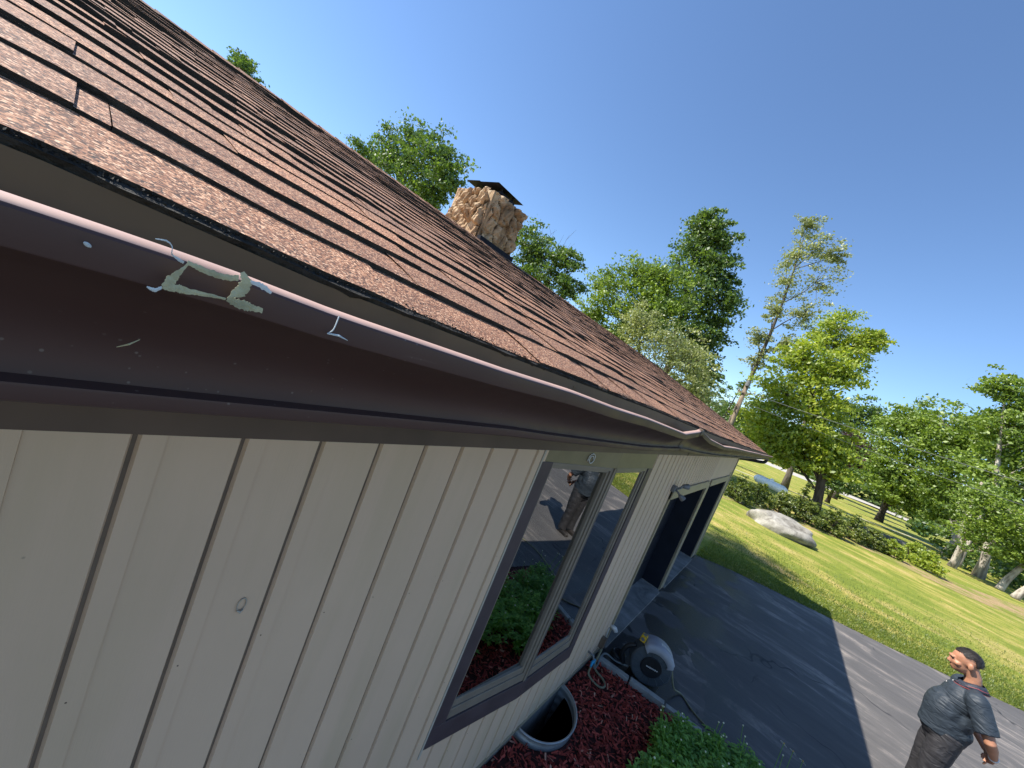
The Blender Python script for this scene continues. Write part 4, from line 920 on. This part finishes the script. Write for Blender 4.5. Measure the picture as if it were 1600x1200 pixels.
tree('maple_tree', T['T13'], (66, -16.6), .34, 'L_mid', 'birch', 'green tree between the roadside maple and the right hand tree', 14, 40, 54, 0.204)
tree('elm_tree', T['T14'], (54, -15.6), .34, 'L_mid', 'birch', 'tall tree at the right edge reaching above the others', 15, 43, 54, 0.163, shell=.35)
tree('birch_tree', T['T15'], (52.1, -13.7), .26, 'L_mid', 'birch', 'low spreading bluish green tree over the pale trunks', 16, 40, 48, 0.116)
tree('pine_tree', T['T16'], (60, 9), .25, 'L_deep', 'barkd', 'thin dark conifer left of the utility pole', 17, 18, 22, 0.15, shell=.2)
tree('shade_tree', [(3.0, 20.0, 25.0, 1.3), (2.6, 19.2, 24.2, 1.1), (2.2, 20.4, 26.6, 1.2), (3.4, 18.8, 23.2, .9)], (-7, 23), .3, 'L_mid', 'barkd', 'tall leaning tree behind the house whose leafy top shades the lawn by the garage corner', 18, 20, 20, .12)
# second stem of the poplar and bare pale trunks at the right
for (p, lb) in (([(52.1, -13.7, 0), (52.3, -13.75, 1.6), (52.9, -13.3, 4.5), (53.5, -13.3, 8)], 'pale mottled birch trunk, first of the right hand trunks'),
                ([(56.3, -15.0, 0), (56.5, -15.0, 2), (57.3, -15.2, 5), (58, -15, 9)], 'pale thin trunk second from the left in the right hand trunks'),
                ([(50.5, -16.0, 0), (50.6, -16.2, 1.2), (50.9, -16.8, 3.2), (51.3, -17.7, 6)], 'leaning pale trunk near the right edge of the lawn'),
                ([(48.5, -16.2, 0), (48.6, -16.6, 1.2), (48.9, -17.6, 3.2), (49.3, -19.2, 6)], 'strongly leaning pale trunk nearest the right edge')):
    s = MB(); s.tube(smooth_curve(p, 5), [.27 - .011 * i for i in range(16)], 10); rt = thing('birch_tree', lb, 'tree', p[0], 'pale trunks at the right')
    s.out('trunk', M['birch'], rt, smooth=True); tpz = p[-1]
    q = np.random.default_rng(int(abs(tpz[1]) * 10)); V, _ = foliage([(tpz[0], tpz[1], tpz[2], 1.5), (tpz[0] + .5, tpz[1] - 1.4, tpz[2] - 1.2, 1.2)], q, 22, 26, .18); obj('crown', V, np.arange(len(V) * 4).reshape(-1, 4), M['L_mid'], rt)
# far woods
q = np.random.default_rng(31); lob = []
for y in np.arange(60, -150, -5.0):
    for rw, X in enumerate((175, 195)):
        lob.append((X + q.uniform(-6, 6), y + q.uniform(-2, 2), q.uniform(3, 7), q.uniform(4.5, 6.5))); lob.append((X + q.uniform(-6, 6), y + q.uniform(-2, 2), q.uniform(9, 13), q.uniform(4, 6)))
V, _ = foliage(lob, q, 24, 20, .75, .4); tag(obj('far_woods', V, np.arange(len(V) * 4).reshape(-1, 4), M['L_deep'], loc=(185, -40, 0)), 'distant green wood closing the view', 'woods', kind='stuff')
# undergrowth below the right hand trees
q = np.random.default_rng(33); lob = [(q.uniform(56, 70), y + q.uniform(-1, 1), q.uniform(.6, 2.2), q.uniform(1.0, 1.8)) for y in np.arange(-13.5, -34, -.8)]
V, _ = foliage(lob, q, 18, 22, .2, .3); tag(obj('undergrowth', V, np.arange(len(V) * 4).reshape(-1, 4), M['L_deep'], loc=(62, -20, 0)), 'shaded undergrowth beneath the right hand trees', 'undergrowth', kind='stuff')
# bare twiggy tree beside chimney
s = MB(); q = np.random.default_rng(35); b0 = Vector((24, 19.0, 9))
for k_ in range(16):
    e = b0 + Vector((q.normal() * .3, q.normal() * 1.3, q.uniform(2.0, 4.6))); pp_ = [b0.lerp(e, f_) + Vector((0, q.normal() * .16, q.normal() * .12)) * (f_ > 0) for f_ in np.linspace(0, 1, 6)]; s.tube(pp_, [.04, .03, .022, .016, .011, .006], 4, False)
    for f_ in (2, 3, 4): s.tube([pp_[f_], pp_[f_] + Vector((0, q.normal() * .4, q.uniform(.3, .8)))], [.012, .005], 4, False)
s.tube([(24, 19, -.1), tuple(b0)], [.14, .07], 6); tag(s.out('bare_tree', M['bark'], loc=(24, 19, 0)), 'leafless twiggy tree top right of the chimney', 'tree')

bush = [(27.2, 1.5, .95, 'roundish shrub nearest the garage corner'), (30.4, .6, .9, 'shrub in front of the white tank'), (31.6, -.7, .95, 'shrub between the tank and the spiky conifer'), (32.6, -2.1, 1.0, 'dark shrub directly behind the boulder'), (33.4, -3.4, .95, 'shrub behind the right end of the boulder'),
        (35.4, -4.7, 1.05, 'rounded shrub just right of the maple trunk'), (36.6, -5.9, .8, 'low dull green shrub mid row'), (36.8, -7.0, .72, 'small yellow green shrub standing alone on the thatch'), (40.0, -8.6, .85, 'yellow green shrub next to the last one in the row'), (38.0, -9.0, .85, 'yellow green shrub at the right end of the row')]
for i, (x, y, r_, lb) in enumerate(bush):
    q = np.random.default_rng(200 + i); lobes = [(x, y, r_ * .75, r_ * .62), (x + .3 * r_, y + .45 * r_, r_ * .5, r_ * .5), (x - .2 * r_, y - .45 * r_, r_ * .5, r_ * .5), (x, y, r_ * 1.2, r_ * .4)]
    rt = thing('shrub', lb, 'shrub', (x, y, 0), 'shrubs in a row along the lawn edge')
    V, _ = foliage(lobes, q, 34, 22, .075, .5); obj('foliage', V, np.arange(len(V) * 4).reshape(-1, 4), M['L_bush'] if i not in (7, 8, 9) else M['L_bright'], rt)
    s = MB()
    for k_ in range(7): a_ = q.uniform(0, 6.28); s.tube([(x, y, -.02), (x + math.cos(a_) * r_ * .25, y + math.sin(a_) * r_ * .25, r_ * .5), (x + math.cos(a_) * r_ * .5, y + math.sin(a_) * r_ * .5, r_)], [.05, .03, .01], 5, False)
    s.out('stem', M['barkd'], rt)
q = np.random.default_rng(260); rt = thing('young_conifer', 'pointed young conifer standing up out of the shrub row', 'tree', (32.5, -1.5, 0))
V, _ = foliage([(32.5, -1.5, .8, .55), (32.5, -1.5, 1.4, .4), (32.5, -1.5, 1.95, .26), (32.5, -1.5, 2.4, .12)], q, 24, 16, .07, .3); obj('crown', V, np.arange(len(V) * 4).reshape(-1, 4), M['L_bush'], rt)
s = MB(); s.tube([(32.5, -1.5, -.05), (32.5, -1.5, 2.45)], [.06, .012], 6); s.out('trunk', M['barkd'], rt)

# stone wall
q = np.random.default_rng(41); sw = MB()
for i in range(34):
    t_ = i / 33; x, y = 44 + 7 * t_, -5.6 - 6.2 * t_
    for lv in range(2): sw.ell((x + q.uniform(-.15, .15), y + q.uniform(-.1, .1), .15 + .25 * lv), (q.uniform(.18, .3), q.uniform(.18, .3), q.uniform(.13, .2)), 8, 5, Matrix.Rotation(q.uniform(0, 1), 3, 'X'))
tag(sw.out('stone_wall', M['drock']), 'low dark dry stone wall behind the shrubs', 'stone wall')
# tank, green box
s = MB(); c0, c1 = Vector((42, 1.35, .85)), Vector((41.7, -.35, .80)); tank = thing('propane_tank', 'white horizontal propane tank half hidden by shrubs', 'tank', (41.8, .5, 0))
dv = (c1 - c0).normalized(); pts = []; rr = []
for a_ in np.linspace(-90, 0, 6): pts.append(c0 + dv * .5 * math.sin(R(a_))); rr.append(max(.01, .38 * math.cos(R(a_))))
for a_ in np.linspace(0, 90, 6): pts.append(c1 + dv * .5 * math.sin(R(a_))); rr.append(max(.01, .38 * math.cos(R(a_))))
s.tube(pts, rr, 24); s.out('shell', M['tank'], tank, smooth=True)
s = MB(); s.box(41.6, 42.2, 1.2, 1.35, 0, .5); s.box(41.4, 42.0, -.4, -.25, 0, .5); split(s, 'saddle', M['concrete'], tank); s = MB(); s.tube([(41.8, .5, 1.1), (41.8, .5, 1.35)], .14, 14); s.out('valve_dome', M['tank'], tank)
s = MB(); s.box(94, 95.4, -20.9, -19.2, 0, 1.3); s.add([(93.8, -21.1, 1.3), (95.6, -21.1, 1.3), (95.6, -19.0, 1.3), (93.8, -19.0, 1.3), (94.7, -21.1, 1.75), (94.7, -19.0, 1.75)], [(0, 1, 4), (2, 3, 5), (0, 4, 5, 3), (1, 2, 5, 4), (0, 3, 2, 1)])
tag(bevel(s.out('utility_box', M['gbox']), .03), 'dark green utility box beside the far road', 'utility box')

# utility pole and cables
pole = thing('utility_pole', 'brown wooden utility pole rising behind the garage roof', 'utility pole', (36, 4.5, 0))
s = MB(); s.tube([(36, 4.5, -.2), (36, 4.5, 4.5), (36, 4.62, 7.98)], [.20, .18, .15], 12); s.out('post', M['polew'], pole, smooth=True)
s = MB(); s.tube([(35.8, 4.55, 7.7), (35.8, 4.55, 8.15)], .17, 12); s.out('transformer', M['grey'], pole); s = MB()
s.box(35.76, 35.86, 4.1, 5.0, 7.06, 7.16)
for y_ in (4.14, 4.95): s.tube([(35.8, y_, 7.16), (35.8, y_, 7.3)], .05, 8)
s.out('insulator_arm', M['polew'], pole)
def wire(a_, b_, sag, r_, lb, n=40):
    a_, b_ = Vector(a_), Vector(b_); s = MB(); s.tube([a_.lerp(b_, t_) - Vector((0, 0, 4 * sag * t_ * (1 - t_))) for t_ in np.linspace(0, 1, n)], r_, 6); tag(s.out('power_cable', M['wire'], smooth=True), lb, 'cable', 'overhead cables from the utility pole')
wire((35.8, 4.14, 7.25), (57.5, -39.5, 11.4), .75, .022, 'upper pale overhead cable crossing the right hand trees')
wire((35.86, 4.4, 6.38), (57.5, -39.5, 9.2), .9, .017, 'lower pale overhead cable crossing the right hand trees')
wire((45, 5.6, 6.0), (26, -3.0, 4.6), .3, .02, 'thin cable dropping from the pole toward the lawn shrubs') if False else None

# ------------------------------------------------------------------ person
def remesh(o, vox, it=6, fac=.5):
    r_ = o.modifiers.new('remesh', 'REMESH'); r_.mode = 'VOXEL'; r_.voxel_size = vox; r_.use_smooth_shade = True
    s_ = o.modifiers.new('smooth', 'SMOOTH'); s_.factor = fac; s_.iterations = it; return o
a = N('tanned_skin'); c = a.ramp(a.noise(16, detail=4), (.3, (.36, .165, .095)), (.7, (.46, .225, .135)))
M['skin'] = a.fin(c, .5, a.bump(a.noise(220), .12, .002), Specular_IOR_Level=.4, Subsurface_Weight=.08)
M['hair'] = simple('dark_hair', (.032, .026, .023), .45, 160, .7, 350, .8)
def m_cloth(name, c, sc_):
    a = N(name); n1 = a.noise(sc_, a.co((1, 1, 2.6), (R(25), 0, 0)), detail=1.5, dist=2.0)
    return a.fin(a.ramp(a.noise(30), (.3, tuple(x * .88 for x in c)), (.7, tuple(x * 1.1 for x in c))), .55, a.bump(a.noise(700, detail=1), .15, .001, a.bump(n1, .7, .02)), Specular_IOR_Level=.3)
M['shirt'] = m_cloth('slate_polo_cloth', (.030, .040, .052), 6); M['trouser'] = m_cloth('dark_grey_trouser', (.032, .031, .034), 5)
M['red'] = simple('red_piping', (.45, .08, .08), .6); M['collar'] = m_cloth('dark_collar', (.03, .035, .05), 10); M['band'] = simple('white_wristband', (.75, .72, .70), .5); M['shoe'] = simple('dark_shoe', (.03, .025, .022), .5); M['eye'] = simple('dark_eye', (.02, .015, .012), .2)
PX, PY = 6.52, -2.20; YAW = R(1)
person = thing('person', 'man in slate polo shirt and dark trousers standing with hands clasped behind his back', 'person', (PX, PY, 0), k=1)
person.rotation_euler = (0, 0, 0)
cy_, sy_ = math.cos(YAW), math.sin(YAW)
def pw(p):   # local (x right, y front, z up) to world metres, head bowed a little
    x, y, z = p
    z += .022 * max(0, min(1, (z - 1.46) / .1))
    if z > 1.50:
        f_ = min(1, (z - 1.50) / .09); f_ = f_ * f_ * (3 - 2 * f_); an_ = R(-19) * f_; y0_, z0_ = -.01, 1.53; k_ = 1 + .09 * f_; x, y, z = x * k_, y0_ + (y - y0_) * k_, z0_ + (z - z0_) * k_
        y, z = y0_ + (y - y0_) * math.cos(an_) - (z - z0_) * math.sin(an_), z0_ + (y - y0_) * math.sin(an_) + (z - z0_) * math.cos(an_)
    x += 0.035 * (z / 1.7) * 0; return (PX + x * cy_ - y * sy_, PY + x * sy_ + y * cy_, z)
def pm(mb, name, mat, parent=person, **kw):
    return obj(name, [pw(v) for v in mb.V], mb.F, mat, parent, k=1, **kw)
b = MB()
# head: cranium, jaw, face, neck
Hc = (0, .055, 1.655)
b.ell((0, .035, 1.685), (.077, .098, .092)); b.ell((0, .075, 1.632), (.060, .072, .085)); b.ell((0, .108, 1.588), (.034, .036, .030)); b.ell((0, .120, 1.648), (.05, .03, .05))
b.ell((0, .135, 1.690), (.052, .016, .012)); b.tube([(0, .137, 1.680), (0, .158, 1.640), (0, .150, 1.628)], [.008, .014, .011], 8); b.ell((.012, .148, 1.632), (.010, .010, .008)); b.ell((-.012, .148, 1.632), (.010, .010, .008))
b.ell((0, .140, 1.605), (.024, .010, .006)); b.ell((0, .137, 1.595), (.022, .011, .007)); b.ell((.045, .105, 1.640), (.022, .028, .022)); b.ell((-.045, .105, 1.640), (.022, .028, .022))
for sx in (-1, 1):
    b.ell((sx * .080, .030, 1.645), (.010, .020, .032), rot=Matrix.Rotation(R(12), 3, 'X')); b.ell((sx * .086, .022, 1.650), (.008, .014, .026))
b.tube([(0, .02, 1.64), (0, 0, 1.54), (0, -.025, 1.44), (0, -.03, 1.36)], [.060, .062, .072, .10], 16)
b.tube([(-.17, -.02, 1.40), (.17, -.02, 1.40)], .06, 12); b.ell((0, 0, 1.25), (.155, .11, .2)); b.ell((0, .0, 1.0), (.15, .12, .15))
# arms: clasped behind the back
EL = {-1: (-.315, -.16, 1.135), 1: (.315, -.16, 1.135)}; WR = {-1: (-.13, -.30, .955), 1: (.10, -.32, .935)}
for sx in (-1, 1):
    sh_ = (sx * .205, -.02, 1.405); e_ = EL[sx]; w_ = WR[sx]; mid = tuple((p + q_) / 2 for p, q_ in zip(e_, w_))
    b.tube([sh_, tuple((p + q_) / 2 for p, q_ in zip(sh_, e_)), e_, tuple(.7 * p + .3 * q_ for p, q_ in zip(e_, w_)), mid, w_], [.062, .053, .044, .047, .040, .028], 14)
# palms and fingers (left hand holds the right wrist)
def hand(w_, d, side, curl, sz=1.0):
    w_ = Vector(w_); d = Vector(d).normalized(); n_ = Vector((0, -1, .15)); n_ = (n_ - d * n_.dot(d)).normalized(); s_ = d.cross(n_).normalized() * side
    pc = w_ + d * .045; rot = Matrix((s_, d, n_)).transposed(); b.ell(pc, (.040 * sz, .050 * sz, .016 * sz), rot=rot)
    for i, L_ in enumerate((.070, .079, .074, .058)):
        r0 = pc + d * .040 + s_ * (.029 - .0195 * i); p1 = r0 + (d * math.cos(curl * .5) - n_ * math.sin(curl * .5)) * L_ * .45; p2 = p1 + (d * math.cos(curl * 1.3) - n_ * math.sin(curl * 1.3)) * L_ * .33; p3 = p2 + (d * math.cos(curl * 2) - n_ * math.sin(curl * 2)) * L_ * .25
        b.tube([r0 - d * .012, p1, p2, p3], [.0095, .009, .0083, .0068], 8)
    t0 = w_ + d * .02 + s_ * .030; t1 = t0 + (s_ * .75 + d * .6).normalized() * .034; t2 = t1 + (d * .9 + s_ * .1 - n_ * .3).normalized() * .030; b.tube([t0, t1, t2], [.013, .0105, .008], 8)
hand(WR[1], (-.72, -.05, -.62), 1, .35); hand((WR[-1][0], WR[-1][1], WR[-1][2]), (.80, -.10, -.40), -1, .75)
# legs under the trousers, feet
for sx in (-1, 1):
    b.tube([(sx * .095, 0, .92), (sx * .105, .01, .50), (sx * .11, -.015, .08)], [.085, .055, .040], 12); b.ell((sx * .115, .055, .045), (.045, .12, .035))
body = pm(b, 'body', M['skin']); remesh(body, .0065, 5)
# shirt
s = MB()
s.ell((0, -.010, 1.30), (.195, .125, .19)); s.ell((0, .035, 1.27), (.180, .130, .20)); s.ell((0, .080, 1.12), (.190, .152, .22)); s.ell((0, .05, 1.03), (.195, .172, .17)); s.ell((0, -.03, 1.12), (.185, .12, .2)); s.ell((0, -.03, .98), (.185, .145, .13))
s.tube([(-.19, -.025, 1.405), (0, -.03, 1.415), (.19, -.025, 1.405)], [.082, .068, .082], 14); s.tube([(0, -.02, 1.38), (0, -.015, 1.445)], [.12, .075], 18)
s.tube([(0, .03, 1.02), (0, .025, .885)], [.188, .186], 28)
for sx in (-1, 1):
    sh_ = Vector((sx * .20, -.02, 1.40)); e_ = Vector(EL[sx]); s.ell(sh_, (.094, .090, .086)); s.tube([sh_, sh_.lerp(e_, .35), sh_.lerp(e_, .80)], [.090, .088, .086], 18)
q = np.random.default_rng(8)
shirt = pm(s, 'polo_shirt', M['shirt']); remesh(shirt, .008, 14)
tex = bpy.data.textures.new('folds', 'CLOUDS'); tex.noise_scale = .09; tex.noise_depth = 1
dm = shirt.modifiers.new('folds', 'DISPLACE'); dm.texture = tex; dm.strength = .006; dm.mid_level = .5; dm.texture_coords = 'LOCAL'
# collar with red piping
s = MB(); ro = []
for k_ in range(33):
    t_ = R(-60 + 300 * k_ / 32) + R(150); cxx, cyy = math.cos(t_), math.sin(t_); fr = max(0, cyy)
    ro.append([(.080 * cxx, -.004 + .080 * cyy, 1.515 - .040 * fr), (.096 * cxx, -.008 + .094 * cyy, 1.505 - .045 * fr), (.124 * cxx, -.014 + .124 * cyy, 1.476 - .050 * fr)])
s.grid([[r_[j] for r_ in ro] for j in range(3)]); col_ = pm(s, 'collar', M['collar'], smooth=True); col_.modifiers.new('solid', 'SOLIDIFY').thickness = .004
s = MB(); s.tube([r_[2] for r_ in ro], .0032, 6, False); s.tube([tuple(np.array(r_[1]) * .5 + np.array(r_[2]) * .5 + np.array([0, 0, .004])) for r_ in ro], .002, 6, False); pm(s, 'collar_piping', M['red'], col_, smooth=True)
s = MB()
for z_ in (1.43, 1.385): s.ell((0, .115 if z_ > 1.4 else .150, z_), (.006, .004, .006), 8, 6)
s.V = [pw(v) for v in s.V]; split(s, 'button', M['band'], shirt, k=1)
# trousers
s = MB(); s.ell((0, .02, .92), (.188, .180, .15)); s.ell((0, 0, .84), (.17, .14, .14))
for sx in (-1, 1): s.tube([(sx * .085, -.005, .93), (sx * .10, .01, .70), (sx * .108, .01, .48), (sx * .112, -.01, .24), (sx * .115, -.01, .08)], [.118, .112, .088, .080, .084], 16)
tr_ = pm(s, 'trousers', M['trouser']); remesh(tr_, .009, 4); dm = tr_.modifiers.new('folds', 'DISPLACE'); dm.texture = tex; dm.strength = .014; dm.texture_coords = 'LOCAL'
for sx in (-1, 1):
    s = MB(); s.ell((sx * .115, .06, .045), (.052, .145, .045)); s.box(sx * .115 - .045, sx * .115 + .045, -.07, .18, .004, .025); sh_ = pm(s, 'shoe', M['shoe']); remesh(sh_, .008, 3)
# hair cap
s = MB(); V = []; F = []; n1, n2 = 40, 22
for i in range(n2 + 1):
    ph = math.pi * .62 * i / n2
    for j in range(n1):
        t_ = 2 * math.pi * j / n1; fy = math.sin(t_); lim = 1.0
        lim = .42 if fy > .6 else (.42 + (.6 - fy) * .70 if fy > -.1 else 1.0); lim = min(lim, 1.0)
        if abs(math.cos(t_)) > .8 and fy > -.35: lim = min(lim, .60)
        p_ = ph * lim; V.append((.0815 * math.sin(p_) * math.cos(t_), .030 + .1035 * math.sin(p_) * fy, 1.688 + .0975 * math.cos(p_)))
for i in range(n2):
    for j in range(n1): k_ = (j + 1) % n1; F.append((i * n1 + j, (i + 1) * n1 + j, (i + 1) * n1 + k_, i * n1 + k_))
s.add(V, F); hr = pm(s, 'hair', M['hair'], smooth=True); md = hr.modifiers.new('solid', 'SOLIDIFY'); md.thickness = .003; md.offset = 0
q = np.random.default_rng(15); VV = np.array(s.V); nn_ = 5200; ix = q.integers(0, len(VV), nn_); C0 = np.array([0, .030, 1.688]); hv = np.zeros((nn_, 4, 3))
for i in range(nn_):
    p_ = VV[ix[i]] + q.normal(size=3) * .004; nrm = (p_ - C0); nrm /= np.linalg.norm(nrm); t1 = np.array([q.normal() * .35, -1.0, -.5 + q.normal() * .4]); t1 -= nrm * (t1 @ nrm) * .85; t1 /= np.linalg.norm(t1); sd = np.cross(t1, nrm); sd /= np.linalg.norm(sd); l_ = q.uniform(.008, .017)
    hv[i] = [p_ - sd * .0011, p_ + sd * .0011, p_ + sd * .0006 + t1 * l_ + nrm * .002, p_ - sd * .0006 + t1 * l_ + nrm * .002]
mbh = MB(); mbh.V = [tuple(v) for v in hv.reshape(-1, 3)]; mbh.F = [tuple(range(4 * i, 4 * i + 4)) for i in range(nn_)]; pm(mbh, 'hair_strands', M['hair'], hr)['kind'] = 'stuff'
for sx in (-1, 1):
    s = MB(); s.ell((sx * .030, .1355, 1.668), (.011, .006, .006), 10, 8); pm(s, 'eye', M['eye'])
    s = MB(); s.tube([(sx * .015, .146, 1.687), (sx * .032, .144, 1.690), (sx * .050, .132, 1.684)], [.003, .0042, .0025], 6); pm(s, 'eyebrow', M['hair'])
wb = Vector(WR[-1]).lerp(Vector(EL[-1]), .14); dd = (Vector(EL[-1]) - Vector(WR[-1])).normalized(); s = MB(); s.tube([wb - dd * .008, wb + dd * .008], .037, 16); pm(s, 'wristband', M['band'], smooth=True)
